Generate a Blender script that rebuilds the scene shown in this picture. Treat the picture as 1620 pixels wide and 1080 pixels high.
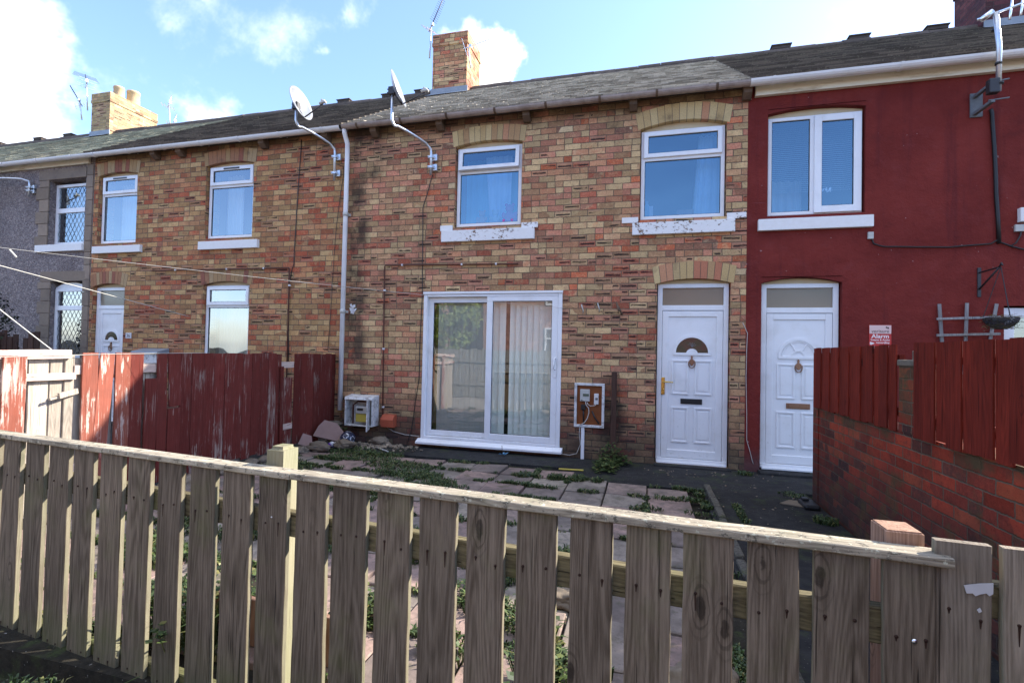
import bpy, bmesh, math, random
from mathutils import Vector, Matrix, noise as mnoise
R_ = math.radians
rnd = random.Random(7)
for o in list(bpy.data.objects): bpy.data.objects.remove(o, do_unlink=True)
S = bpy.context.scene
COL = S.collection

# ------------------------------------------------------------------ camera
cam_d = bpy.data.cameras.new('camera'); cam = bpy.data.objects.new('camera', cam_d); COL.objects.link(cam)
yaw, pitch, roll = -0.262114, 0.022495, 0.021976
F = Vector((math.sin(yaw)*math.cos(pitch), math.cos(yaw)*math.cos(pitch), math.sin(pitch)))
Rt = Vector((math.cos(yaw), -math.sin(yaw), 0)); Up = Rt.cross(F)
Rt, Up = Rt*math.cos(roll)+Up*math.sin(roll), -Rt*math.sin(roll)+Up*math.cos(roll)
CAMP = Vector((0, 0, 1.433))
cam.matrix_world = Matrix(((Rt.x, Up.x, -F.x, CAMP.x), (Rt.y, Up.y, -F.y, CAMP.y), (Rt.z, Up.z, -F.z, CAMP.z), (0, 0, 0, 1)))
cam_d.sensor_width = 36; cam_d.lens = 791.24/1620*36; cam_d.clip_start = 0.05; cam_d.clip_end = 3000
S.camera = cam
S.render.resolution_x = 1024; S.render.resolution_y = 682
S.render.engine = 'CYCLES'
S.view_settings.view_transform = 'Standard'; S.view_settings.look = 'None'; S.view_settings.gamma = 1
S.view_settings.exposure = 1.6

# ------------------------------------------------------------------ node helper
class N:
    def __init__(s, nt): s.nt = nt
    def new(s, t, **k):
        n = s.nt.nodes.new(t)
        for a, b in k.items(): setattr(n, a, b)
        return n
    def put(s, sock, v):
        if isinstance(v, bpy.types.NodeSocket): s.nt.links.new(v, sock)
        elif v is not None:
            if isinstance(v, (tuple, list)) and len(v) == 3 and sock.type == 'RGBA': v = (*v, 1)
            sock.default_value = v
    def m(s, op, a, b=None, c=None, clamp=False):
        n = s.new('ShaderNodeMath', operation=op, use_clamp=clamp)
        s.put(n.inputs[0], a)
        if b is not None: s.put(n.inputs[1], b)
        if c is not None: s.put(n.inputs[2], c)
        return n.outputs[0]
    def vm(s, op, a, b=None, sc=None):
        n = s.new('ShaderNodeVectorMath', operation=op)
        s.put(n.inputs[0], a)
        if b is not None: s.put(n.inputs[1], b)
        if sc is not None: s.put(n.inputs[3], sc)
        return n.outputs['Value'] if op in ('DOT_PRODUCT', 'LENGTH', 'DISTANCE') else n.outputs[0]
    def xyz(s, x, y, z):
        n = s.new('ShaderNodeCombineXYZ'); s.put(n.inputs[0], x); s.put(n.inputs[1], y); s.put(n.inputs[2], z); return n.outputs[0]
    def sep(s, v):
        n = s.new('ShaderNodeSeparateXYZ'); s.put(n.inputs[0], v); return n.outputs
    def noise(s, v, scale, detail=4, rough=.55, dist=0, col=False):
        n = s.new('ShaderNodeTexNoise'); s.put(n.inputs['Vector'], v)
        n.inputs['Scale'].default_value = scale; n.inputs['Detail'].default_value = detail
        n.inputs['Roughness'].default_value = rough; n.inputs['Distortion'].default_value = dist
        return n.outputs['Color' if col else 'Fac']
    def white(s, v):
        n = s.new('ShaderNodeTexWhiteNoise', noise_dimensions='3D'); s.put(n.inputs['Vector'], v); return n
    def ramp(s, f, stops, interp='LINEAR'):
        n = s.new('ShaderNodeValToRGB'); s.put(n.inputs[0], f); e = n.color_ramp; e.interpolation = interp
        while len(e.elements) < len(stops): e.elements.new(.5)
        for i, (p, c) in enumerate(stops):
            e.elements[i].position = p
            if not isinstance(c, (tuple, list)): c = (c, c, c)
            e.elements[i].color = (*c, 1)
        return n.outputs[0]
    def step(s, v, lo, hi, a=0., b=1.):
        n = s.new('ShaderNodeMapRange', interpolation_type='SMOOTHSTEP'); s.put(n.inputs[0], v)
        n.inputs[1].default_value = lo; n.inputs[2].default_value = hi; n.inputs[3].default_value = a; n.inputs[4].default_value = b
        return n.outputs[0]
    def mix(s, f, a, b, mode='MIX'):
        n = s.new('ShaderNodeMix', data_type='RGBA', blend_type=mode); n.clamp_factor = True
        s.put(n.inputs[0], f); s.put(n.inputs[6], a); s.put(n.inputs[7], b); return n.outputs[2]
    def pos(s): return s.new('ShaderNodeNewGeometry').outputs['Position']
    def obj(s): return s.new('ShaderNodeTexCoord').outputs['Object']
    def orand(s): return s.new('ShaderNodeObjectInfo').outputs['Random']
    def attr(s, name):
        n = s.new('ShaderNodeAttribute'); n.attribute_name = name; return n
    def bump(s, h, strength=.5, dist=.01):
        n = s.new('ShaderNodeBump'); s.put(n.inputs['Height'], h); n.inputs['Strength'].default_value = strength; n.inputs['Distance'].default_value = dist
        return n.outputs[0]

def mat(name, fn=None, color=None, rough=.6, metal=0., bump=None, **kw):
    m = bpy.data.materials.new(name); m.use_nodes = True; nt = m.node_tree
    b = nt.nodes['Principled BSDF']; n = N(nt)
    b.inputs['Roughness'].default_value = rough; b.inputs['Metallic'].default_value = metal
    if rough >= .6: b.inputs['Specular IOR Level'].default_value = .18
    if color: b.inputs['Base Color'].default_value = (*color, 1)
    if fn:
        r = fn(n, b)
        if isinstance(r, tuple):
            n.put(b.inputs['Base Color'], r[0])
            if r[1] is not None: n.put(b.inputs['Normal'], r[1])
            if len(r) > 2: n.put(b.inputs['Roughness'], r[2])
        elif r is not None: n.put(b.inputs['Base Color'], r)
    return m

# ------------------------------------------------------------------ world
SUN = Vector((1.67, 1.0, 1.28)).normalized()
sun_el = math.asin(SUN.z); sun_az = math.atan2(SUN.x, SUN.y)
W = bpy.data.worlds.new('World'); S.world = W; W.use_nodes = True
wn = W.node_tree; n = N(wn); bg = wn.nodes['Background']
sky = n.new('ShaderNodeTexSky', sky_type='NISHITA'); sky.sun_disc = False
sky.sun_elevation = sun_el; sky.sun_rotation = sun_az; sky.air_density = 1.0; sky.dust_density = .9; sky.ozone_density = 1.0; sky.altitude = 50
D_ = n.vm('NORMALIZE', n.new('ShaderNodeTexCoord').outputs['Generated'])
def pxdir(u, v): return (F + Rt*((u-810)/791.24) - Up*((v-540)/791.24)).normalized()
nz = n.noise(D_, 3.2, 7, .6, .3)
nz2 = n.noise(D_, 9, 5, .6, .2)
nzz = n.m('ADD', n.m('MULTIPLY', nz, .75), n.m('MULTIPLY', nz2, .25))
wv = n.vm('SCALE', n.vm('SUBTRACT', n.noise(D_, 7, 5, .65, 0, True), (.5, .5, .5)), None, .16)
DW = n.vm('ADD', D_, wv)
mask = None
for (u, v, r, k) in [(-40, 60, .12, 1.2), (-20, 200, .10, .7), (120, 110, .10, .42), (90, 250, .10, .35), (330, 190, .07, .6), (390, 20, .11, .50), (290, 10, .09, .42), (775, 105, .055, 1.3), (735, 60, .045, .7), (1500, 20, .30, .40), (560, 15, .06, .5), (490, 90, .03, .4)]:
    d = pxdir(u, v)
    dist = n.vm('DISTANCE', DW, tuple(d))
    b_ = n.step(dist, r*.1, r*1.5, k, 0.)
    mask = b_ if mask is None else n.m('MAXIMUM', mask, b_)
back = n.m('MULTIPLY', n.step(n.vm('DOT_PRODUCT', D_, (0, -.6, .8)), .45, .85, 0., .8), n.step(n.sep(D_)[2], .62, .78))  # unseen high cloud behind the camera, added to raise fill on the facade
mask = n.m('MAXIMUM', mask, back)
cl = n.m('ADD', mask, n.m('MULTIPLY', n.m('SUBTRACT', nzz, .5), 2.6))
cl = n.m('MULTIPLY', n.step(cl, .30, 1.0), n.step(mask, .0, .25))
up = n.sep(D_)[2]
skyc = n.mix(1.0, sky.outputs[0], (.80, .87, 1.08), 'MULTIPLY')
veil = n.step(n.vm('DOT_PRODUCT', D_, tuple(pxdir(900, 60))), .3, 1., 0., .04)
skyc = n.mix(veil, skyc, (3.2, 4.6, 6.0))
skyc = n.mix(cl, skyc, (5.2, 5.3, 5.5))
n.put(bg.inputs[0], skyc); bg.inputs[1].default_value = .15

sd = bpy.data.lights.new('sun', 'SUN'); so = bpy.data.objects.new('sun', sd); COL.objects.link(so)
sd.energy = 4.2; sd.angle = R_(.53); sd.color = (1, .93, .82)
so.rotation_euler = SUN.to_track_quat('Z', 'Y').to_euler(); so.location = (20, 20, 20)

# ------------------------------------------------------------------ mesh builder
class MB:
    def __init__(s): s.v = []; s.f = []; s.mi = []; s.r = []; s.sm = []
    def add(s, vs, fs, mi=0, r=None, smooth=False):
        o = len(s.v); s.v += [tuple(v) for v in vs]
        r = rnd.random() if r is None else r
        s.r += [r]*len(vs)
        for f in fs: s.f.append(tuple(i+o for i in f)); s.mi.append(mi); s.sm.append(smooth)
        return s
    def box(s, x0, x1, y0, y1, z0, z1, mi=0, r=None, ch=0.):
        if ch <= 0:
            vs = [(x, y, z) for z in (z0, z1) for y in (y0, y1) for x in (x0, x1)]
            return s.add(vs, [(0, 2, 3, 1), (4, 5, 7, 6), (0, 1, 5, 4), (2, 6, 7, 3), (0, 4, 6, 2), (1, 3, 7, 5)], mi, r)
        bm = bmesh.new(); bmesh.ops.create_cube(bm, size=1)
        for v in bm.verts: v.co = Vector(((x0+x1)/2+v.co.x*(x1-x0), (y0+y1)/2+v.co.y*(y1-y0), (z0+z1)/2+v.co.z*(z1-z0)))
        bmesh.ops.bevel(bm, geom=bm.edges[:], offset=ch, segments=2, affect='EDGES', profile=.5)
        return s.bm(bm, mi, r)
    def bm(s, bm, mi=0, r=None, smooth=False, M=None):
        if M: bmesh.ops.transform(bm, matrix=M, verts=bm.verts)
        bm.verts.index_update()
        vs = [v.co.copy() for v in bm.verts]; fs = [[v.index for v in f.verts] for f in bm.faces]; bm.free()
        return s.add(vs, fs, mi, r, smooth)
    def tube(s, pts, rad, seg=8, mi=0, cap=True, r=None):
        pts = [Vector(p) for p in pts]; vs = []; fs = []
        rr = rad if isinstance(rad, (list, tuple)) else [rad]*len(pts)
        prev = None
        for i, p in enumerate(pts):
            t = (pts[min(i+1, len(pts)-1)]-pts[max(i-1, 0)]).normalized()
            if prev is None: a = t.orthogonal().normalized()
            else: a = (prev - t*prev.dot(t)).normalized()
            prev = a; b = t.cross(a)
            for k in range(seg):
                an = 2*math.pi*k/seg; vs.append(p+(a*math.cos(an)+b*math.sin(an))*rr[i])
        for i in range(len(pts)-1):
            for k in range(seg):
                k2 = (k+1) % seg; fs.append((i*seg+k, i*seg+k2, (i+1)*seg+k2, (i+1)*seg+k))
        if cap: fs.append(tuple(range(seg-1, -1, -1))); fs.append(tuple(range((len(pts)-1)*seg, len(pts)*seg)))
        return s.add(vs, fs, mi, r, seg > 5)
    def prism(s, poly, a, b, axis='y', mi=0, r=None):
        """polygon in the two other axes (x,z for y; y,z for x; x,y for z), extruded a..b"""
        n_ = len(poly); vs = []
        for c in (a, b):
            for p in poly:
                vs.append((p[0], c, p[1]) if axis == 'y' else (c, p[0], p[1]) if axis == 'x' else (p[0], p[1], c))
        fs = [tuple(range(n_)), tuple(range(2*n_-1, n_-1, -1))]+[(i, i+n_, (i+1) % n_+n_, (i+1) % n_) for i in range(n_)]
        return s.add(vs, fs, mi, r)
    def beam(s, a, b, wd, w, t, ch=.003, seg=6, jit=.0012, mi=0, r=None, taper=1.):
        """chamfered beam from a to b; wd = width direction"""
        a = Vector(a); b = Vector(b); L = (b-a).normalized(); wd = Vector(wd); wd = (wd-L*wd.dot(L)).normalized(); td = L.cross(wd)
        vs = []; fs = []
        bow = rnd.uniform(-1, 1)*jit*1.5
        ph = rnd.random()*6
        for i in range(seg+1):
            f = i/seg; p = a.lerp(b, f)+wd*bow*math.sin(f*math.pi)
            hw = w/2*(1+(taper-1)*f)+rnd.uniform(-jit, jit); ht = t/2+rnd.uniform(-jit, jit)*.3
            c = ch
            for (x, y) in ((-hw+c, -ht), (hw-c, -ht), (hw, -ht+c), (hw, ht-c), (hw-c, ht), (-hw+c, ht), (-hw, ht-c), (-hw, -ht+c)):
                vs.append(p+wd*x+td*y)
        for i in range(seg):
            for k in range(8):
                k2 = (k+1) % 8; fs.append((i*8+k, i*8+k2, (i+1)*8+k2, (i+1)*8+k))
        fs.append(tuple(range(7, -1, -1))); fs.append(tuple(range(seg*8, seg*8+8)))
        return s.add(vs, fs, mi, r)
    def build(s, name, mats, parent=None):
        me = bpy.data.meshes.new(name); me.from_pydata(s.v, [], s.f)
        mats = mats if isinstance(mats, (list, tuple)) else [mats]
        for m in mats: me.materials.append(m)
        for p, i, sm in zip(me.polygons, s.mi, s.sm): p.material_index = i; p.use_smooth = sm
        at = me.attributes.new('rnd', 'FLOAT', 'POINT')
        at.data.foreach_set('value', s.r)
        me.validate(); me.update()
        bm = bmesh.new(); bm.from_mesh(me); bmesh.ops.recalc_face_normals(bm, faces=bm.faces); bm.to_mesh(me); bm.free()
        o = bpy.data.objects.new(name, me); COL.objects.link(o)
        if parent is not None: o.parent = parent
        return o

def tag(o, label, cat, group=None, kind=None):
    if label: o['label'] = label
    if cat: o['category'] = cat
    if group: o['group'] = group
    if kind: o['kind'] = kind
    return o
def thing(name, label, cat, group=None):
    o = bpy.data.objects.new(name, None); COL.objects.link(o); o.empty_display_size = .1
    return tag(o, label, cat, group)
def struct(name, mb, m): return tag(mb.build(name, m), None, None, kind='structure')
def lab(o, l): o['label'] = l; return o

# ------------------------------------------------------------------ materials
def brick_fn(palette, mortar, H=.086, L=.232, kiss=.16, dirt=(.55, .04), seed=0., mw=.0045, split=.12, soot=None, moss=0., contrast=1., tint=(1., 1., 1.)):
    def fn(n, b):
        g = n.new('ShaderNodeNewGeometry'); P = n.sep(g.outputs['Position']); Nn = n.sep(g.outputs['Normal'])
        side = n.m('GREATER_THAN', n.m('ABSOLUTE', Nn[0]), .6)
        hx = n.m('ADD', n.m('MULTIPLY', P[1], side), n.m('MULTIPLY', P[0], n.m('SUBTRACT', 1, side)))
        wob = n.noise(g.outputs['Position'], 30, 2); wob2 = n.noise(g.outputs['Position'], 3.1, 2)
        z = n.m('ADD', P[2], n.m('MULTIPLY', n.m('SUBTRACT', wob, .5), .014)); z = n.m('ADD', z, n.m('MULTIPLY', n.m('SUBTRACT', wob2, .5), .016))
        hx = n.m('ADD', hx, n.m('MULTIPLY', n.m('SUBTRACT', wob, .5), .016))
        v = n.m('DIVIDE', z, H); row = n.m('FLOOR', v); fv = n.m('FRACT', v)
        rr = n.white(n.xyz(row, 3.3+seed, 1.7))
        u = n.m('ADD', n.m('DIVIDE', hx, L), n.m('MULTIPLY', n.m('MODULO', n.m('ABSOLUTE', row), 2.), .5))
        u = n.m('ADD', u, n.m('MULTIPLY', n.m('SUBTRACT', rr.outputs['Value'], .5), .10))
        u = n.m('ADD', u, 400)
        c0 = n.m('FLOOR', u); fu = n.m('FRACT', u)
        # some bricks are two headers
        sp = n.m('LESS_THAN', n.white(n.xyz(c0, row, 9.1+seed)).outputs['Value'], split)
        hs = n.m('MULTIPLY', sp, n.m('GREATER_THAN', fu, .5))
        w = n.white(n.xyz(n.m('ADD', c0, n.m('MULTIPLY', hs, .37)), row, 5.1+seed))
        rc = n.sep(w.outputs['Color'])
        r2 = n.white(n.xyz(n.m('ADD', c0, n.m('MULTIPLY', hs, .37)), row, 77.7+seed)); rd = n.sep(r2.outputs['Color'])
        du = n.m('MULTIPLY', n.m('MINIMUM', fu, n.m('SUBTRACT', 1, fu)), L)
        ds = n.m('ADD', n.m('MULTIPLY', n.m('ABSOLUTE', n.m('SUBTRACT', fu, .5)), L), n.m('MULTIPLY', n.m('SUBTRACT', 1, sp), 1))
        dv = n.m('MULTIPLY', n.m('MINIMUM', fv, n.m('SUBTRACT', 1, fv)), H)
        d = n.m('MINIMUM', n.m('MINIMUM', du, ds), dv)
        d = n.m('ADD', d, n.m('MULTIPLY', n.m('SUBTRACT', n.noise(g.outputs['Position'], 70, 4, .7), .5), .010))
        face = n.step(d, mw-.0018, mw+.002)
        # colour, blotchy zones + random per brick
        zone = n.noise(g.outputs['Position'], .9, 3)
        t = n.m('ADD', n.m('MULTIPLY', rc[0], .92), n.m('MULTIPLY', n.m('SUBTRACT', zone, .5), .55), clamp=True)
        col = n.ramp(t, palette, 'CONSTANT')
        mott = n.noise(n.vm('ADD', g.outputs['Position'], w.outputs['Color']), 14, 4, .6)
        col = n.mix(n.step(mott, .46, .70, 0, .5), col, n.ramp(rd[0], palette, 'CONSTANT'))
        m3 = n.noise(g.outputs['Position'], 55, 4, .7); col = n.mix(n.step(m3, .52, .68, 0, .4), col, tuple(min(1, q*1.25) for q in palette[1][1])); col = n.mix(n.step(m3, .46, .34, 0, .45), col, tuple(q*.35 for q in palette[0][1]))
        val = n.m('ADD', n.m('MULTIPLY', rc[1], .45*contrast), 1-.225*contrast)
        fine = n.noise(g.outputs['Position'], 160, 3, .7)
        val = n.m('MULTIPLY', val, n.m('ADD', n.m('MULTIPLY', fine, .7), .65))
        col = n.mix(1, col, n.xyz(val, val, val), 'MULTIPLY')
        if kiss:
            # dark burnt streaks, more of them low on the wall
            lvl = n.m('ADD', kiss, n.step(P[2], 4.2, .4, 0., kiss*1.5))
            lvl = n.m('ADD', lvl, n.m('MULTIPLY', n.m('SUBTRACT', n.noise(n.vm('MULTIPLY', g.outputs['Position'], (.6, .6, 1.9)), 1.1, 3), .5), 2.0))
            has = n.m('LESS_THAN', rc[2], lvl)
            cen = n.m('ADD', .5, n.m('MULTIPLY', n.m('SUBTRACT', rd[1], .5), .42))
            dd = n.m('ABSOLUTE', n.m('SUBTRACT', fv, cen))
            band = n.m('MULTIPLY', n.step(dd, .09, .20, 1, 0), n.step(du, .010, .026))
            sx = n.noise(n.vm('MULTIPLY', n.vm('ADD', g.outputs['Position'], r2.outputs['Color']), (6, 6, 50)), 1, 3)
            band = n.m('MULTIPLY', n.m('MULTIPLY', band, has), n.step(sx, .34, .46, .0, 1))
            col = n.mix(n.m('MULTIPLY', band, .93), col, (.018, .014, .017))
            br = n.m('MULTIPLY', n.m('MULTIPLY', has, n.step(dd, .2, .34)), .55)
            col = n.mix(br, col, (.34, .2, .15))
        mc = n.mix(n.noise(g.outputs['Position'], 7, 4), tuple(c*.7 for c in mortar), tuple(min(1, c*1.3) for c in mortar))
        col = n.mix(face, mc, col)
        # dirt at the base and soot patches
        dn = n.noise(g.outputs['Position'], 2.2, 5, .65)
        low = n.m('ADD', n.step(P[2], dirt[1]+.0, dirt[0]+.45, .95, 0.), n.m('MULTIPLY', n.m('SUBTRACT', dn, .5), 1.0), clamp=True)
        low = n.m('MULTIPLY', low, n.step(P[2], .7, 1.3, 1, 0))
        col = n.mix(n.m('MULTIPLY', low, .82), col, (.035, .032, .034))
        if kiss:
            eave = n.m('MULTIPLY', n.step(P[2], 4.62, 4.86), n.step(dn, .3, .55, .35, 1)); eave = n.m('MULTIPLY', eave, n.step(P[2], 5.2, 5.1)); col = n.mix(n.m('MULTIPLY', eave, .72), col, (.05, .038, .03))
        st = n.step(n.noise(g.outputs['Position'], 1.3, 6, .7), .54, .76, 0, .5)
        col = n.mix(st, col, (.075, .055, .045))
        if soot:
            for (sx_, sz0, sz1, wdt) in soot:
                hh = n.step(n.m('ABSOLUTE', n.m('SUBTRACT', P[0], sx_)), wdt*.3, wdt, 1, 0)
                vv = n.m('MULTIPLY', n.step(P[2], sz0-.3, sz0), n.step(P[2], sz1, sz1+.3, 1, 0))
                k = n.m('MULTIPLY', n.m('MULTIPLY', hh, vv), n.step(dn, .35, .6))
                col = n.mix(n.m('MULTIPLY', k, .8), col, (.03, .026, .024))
        if moss:
            mk = n.m('ADD', n.step(n.noise(g.outputs['Position'], 4.5, 4, .7), .52, .68, 0, moss), n.m('MULTIPLY', n.step(P[2], .80, .90), n.step(dn, .4, .55, 0, .6)), clamp=True)
            col = n.mix(mk, col, (.085, .065, .035))
        gr = n.noise(g.outputs['Position'], 6.5, 7, .75); gv = n.m('ADD', .58, n.m('MULTIPLY', gr, .84)); col = n.mix(1, col, n.xyz(gv, gv, gv), 'MULTIPLY')
        col = n.mix(1, col, tint, 'MULTIPLY')
        h = n.m('ADD', n.m('MULTIPLY', face, 1.), n.m('MULTIPLY', fine, .22)); h = n.m('ADD', h, n.m('MULTIPLY', mott, .3))
        return col, n.bump(h, .9, .006), n.m('ADD', .8, n.m('MULTIPLY', fine, .15))
    return fn
PAL_C = [(0, (.38, .265, .150)), (.13, (.46, .345, .200)), (.29, (.30, .185, .110)), (.38, (.43, .265, .160)), (.50, (.40, .205, .125)), (.62, (.42, .190, .135)), (.73, (.27, .135, .095)), (.80, (.34, .105, .070)), (.90, (.44, .125, .065)), (.945, (.20, .11, .085)), (.975, (.50, .40, .26))]
PAL_B = [(0, (.40, .255, .125)), (.20, (.45, .315, .165)), (.36, (.30, .165, .085)), (.48, (.41, .20, .105)), (.60, (.34, .125, .070)), (.72, (.36, .095, .055)), (.84, (.41, .225, .125)), (.94, (.25, .11, .075))]
PAL_R = [(0, (.24, .042, .024)), (.3, (.30, .052, .028)), (.5, (.18, .038, .026)), (.66, (.10, .040, .032)), (.8, (.30, .075, .038)), (.9, (.06, .034, .032))]
PAL_Y = [(0, (.40, .29, .15)), (.25, (.46, .35, .19)), (.5, (.34, .24, .13)), (.7, (.42, .27, .15)), (.9, (.28, .15, .09))]
M = {}
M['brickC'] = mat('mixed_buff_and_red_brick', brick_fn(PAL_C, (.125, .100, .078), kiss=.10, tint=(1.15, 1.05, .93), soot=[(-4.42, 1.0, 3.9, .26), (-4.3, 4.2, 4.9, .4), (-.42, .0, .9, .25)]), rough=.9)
M['brickB'] = mat('mixed_red_and_buff_brick', brick_fn(PAL_B, (.14, .11, .088), kiss=.13, tint=(1.08, 1.0, .90), seed=11.), rough=.9)
M['brickR'] = mat('red_garden_wall_brick', brick_fn(PAL_R, (.13, .11, .085), H=.0775, L=.235, kiss=0, mw=.0045, tint=(1.2, 1., .85), seed=5., moss=.75, split=.05), rough=.9)
M['brickY'] = mat('buff_chimney_brick', brick_fn(PAL_Y, (.25, .2, .15), H=.08, L=.235, kiss=.05, seed=21.), rough=.9)
M['brickP'] = mat('dark_purple_chimney_brick', brick_fn([(0, (.10, .035, .04)), (.4, (.13, .045, .045)), (.7, (.07, .03, .035))], (.07, .045, .045), H=.08, L=.235, kiss=0, seed=31.), rough=.9)
M['brickO'] = mat('pinkish_red_brick', brick_fn([(0, (.34, .16, .12)), (.4, (.40, .20, .15)), (.7, (.30, .13, .10))], (.42, .36, .32), H=.08, L=.235, kiss=0, seed=41., dirt=(.0, -.4)), rough=.9)

def arch_fn(pal):
    def fn(n, b):
        a = n.attr('rnd').outputs['Fac']; P = n.pos()
        c = n.ramp(a, pal, 'CONSTANT'); v = n.noise(P, 60, 5, .7); v2 = n.m('ADD', n.m('MULTIPLY', v, .8), .55)
        c = n.mix(1, c, n.xyz(v2, v2, v2), 'MULTIPLY')
        c = n.mix(n.step(n.noise(P, 5, 4), .52, .75, 0, .5), c, (.07, .05, .04))
        return c, n.bump(v, .5, .004)
    return fn
M['arch'] = mat('gauged_arch_brick', arch_fn([(0, (.52, .36, .17)), (.3, (.60, .44, .22)), (.55, (.46, .28, .14)), (.74, (.54, .27, .15)), (.86, (.48, .19, .11)), (.93, (.48, .34, .17))]), rough=.9)
M['archB'] = mat('reddish_arch_brick', arch_fn([(0, (.38, .24, .12)), (.3, (.42, .29, .16)), (.55, (.36, .18, .10)), (.85, (.30, .12, .08))]), rough=.9)
M['mortar'] = mat('grey_mortar', lambda n, b: (n.mix(n.noise(n.pos(), 20), (.12, .09, .07), (.24, .19, .15)), None), rough=.95)

def render_fn(n, b):
    P = n.pos(); z = n.sep(P)[2]
    a = n.noise(P, 1.4, 6, .65); f = n.noise(P, 45, 5, .7)
    c = n.mix(n.step(a, .3, .75), (.140, .0185, .0150), (.205, .031, .024))
    c = n.mix(n.step(f, .5, .8, 0, .25), c, (.20, .045, .04))
    pt = n.noise(P, 3.3, 6, .7); c = n.mix(n.step(pt, .5, .72, 0, .4), c, (.20, .042, .040)); c = n.mix(n.step(pt, .46, .3, 0, .4), c, (.085, .014, .014))
    dr = n.noise(n.vm('MULTIPLY', P, (9, 9, .7)), 1, 4); c = n.mix(n.step(dr, .52, .75, 0, .45), c, (.07, .012, .016))
    sp = n.noise(P, 23, 2, .5); c = n.mix(n.m('MULTIPLY', n.step(sp, .765, .785), .6), c, (.42, .33, .33))
    sc = n.m('MULTIPLY', n.step(n.noise(n.vm('MULTIPLY', P, (1.2, 1, 26)), 1, 3), .70, .76), n.step(n.noise(P, 1.6, 2), .5, .65))
    c = n.mix(n.m('MULTIPLY', sc, .35), c, (.30, .16, .19))
    low = n.step(z, .05, .35, .8, 0); c = n.mix(low, c, (.09, .05, .05))
    h = n.m('ADD', f, n.m('MULTIPLY', n.noise(P, 7, 4), 2.2))
    return c, n.bump(h, .6, .015), n.m('ADD', .68, n.m('MULTIPLY', f, .3))
M['red_render'] = mat('dark_red_painted_render', render_fn, rough=.75)
def pebble_fn(n, b):
    P = n.pos(); v = n.new('ShaderNodeTexVoronoi'); n.put(v.inputs['Vector'], P); v.inputs['Scale'].default_value = 38
    w = n.sep(v.outputs['Color'])
    c = n.ramp(w[0], [(0, (.15, .125, .12)), (.35, (.205, .17, .165)), (.7, (.25, .21, .20)), (.92, (.33, .28, .26))])
    c = n.mix(n.step(n.noise(P, 1.5, 5), .4, .7, 0, .4), c, (.10, .075, .075))
    return c, n.bump(n.m('SUBTRACT', 1, v.outputs['Distance']), .8, .015)
M['pebble'] = mat('grey_purple_pebbledash', pebble_fn, rough=.95)
def stone_fn(cols, sc=18):
    def fn(n, b):
        P = n.pos(); f = n.noise(P, sc, 6, .7); g = n.noise(P, 2.5, 4)
        c = n.mix(f, cols[0], cols[1]); c = n.mix(n.step(g, .5, .75, 0, .5), c, cols[2])
        a = n.attr('rnd').outputs['Fac']; v = n.m('ADD', .8, n.m('MULTIPLY', a, .4)); c = n.mix(1, c, n.xyz(v, v, v), 'MULTIPLY')
        return c, n.bump(f, .5, .008)
    return fn
M['quoin'] = mat('buff_rendered_quoin', stone_fn(((.20, .155, .12), (.32, .25, .19), (.15, .115, .10))), rough=.9)
M['reveal_grey'] = mat('dark_painted_reveal', stone_fn(((.10, .09, .085), (.14, .125, .115), (.09, .08, .08))), rough=.9)

def pvc_fn(c0):
    def fn(n, b):
        P = n.pos(); a = n.noise(P, 3, 5, .6); z = n.sep(P)[2]
        c = n.mix(n.step(a, .45, .75, 0, .26), c0, (.45, .42, .36)); d2 = n.noise(P, 22, 5, .75); c = n.mix(n.m('MULTIPLY', n.step(d2, .58, .72, 0, .4), n.step(z, 1.0, .1, .15, 1)), c, (.28, .25, .20))
        st = n.noise(n.vm('MULTIPLY', P, (40, 40, 3)), 1, 4); c = n.mix(n.step(st, .6, .8, 0, .12), c, (.42, .40, .38))
        return c, n.bump(n.noise(P, 5, 2), .08, .01)
    return fn
M['pvc'] = mat('white_upvc', pvc_fn((.80, .80, .81)), rough=.32)
M['pvc_old'] = mat('old_white_upvc', pvc_fn((.66, .63, .60)), rough=.45)
M['gutter_w'] = mat('white_gutter_plastic', pvc_fn((.74, .72, .71)), rough=.4)
def gut_fn(n, b):
    P = n.pos(); a = n.noise(P, 6, 5, .7); st = n.noise(n.vm('MULTIPLY', P, (3, 10, 40)), 1, 3)
    c = n.mix(n.step(a, .35, .7), (.36, .29, .25), (.24, .185, .16)); c = n.mix(n.step(st, .6, .75, 0, .5), c, (.10, .075, .06)); return c, None
M['gutter_g'] = mat('stained_grey_gutter_plastic', gut_fn, rough=.45)
def fascia_fn(n, b):
    P = n.pos(); a = n.noise(n.vm('MULTIPLY', P, (1.3, 1, 9)), 1, 5, .7)
    c = n.mix(n.step(a, .5, .68, 0, .75), (.76, .70, .56), (.40, .31, .18)); return c, None
M['fascia'] = mat('cream_painted_fascia', fascia_fn, rough=.6)
M['cream'] = mat('cream_painted_head', lambda n, b: (n.mix(n.noise(n.pos(), 8, 4), (.50, .40, .25), (.62, .52, .36)), None), rough=.7)
def sill_fn(cov):
    def fn(n, b):
        P = n.pos(); a = n.noise(n.vm('MULTIPLY', P, (1, 1, 1.6)), 16, 6, .75); big = n.noise(P, 2.6, 2)
        k = n.m('MULTIPLY', n.step(n.m('ADD', a, n.m('MULTIPLY', n.m('SUBTRACT', big, .5), .5)), cov, cov+.02), 1)
        c = n.mix(n.step(a, .3, .7, .0, .3), (.80, .79, .78), (.66, .62, .55))
        c = n.mix(k, c, (.20, .12, .08))
        return c, n.bump(n.m('SUBTRACT', 1, k), .6, .004)
    return fn
M['sill'] = mat('white_painted_stone', sill_fn(.80), rough=.6)
M['sill_peel'] = mat('peeling_white_painted_stone', sill_fn(.595), rough=.65)

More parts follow.
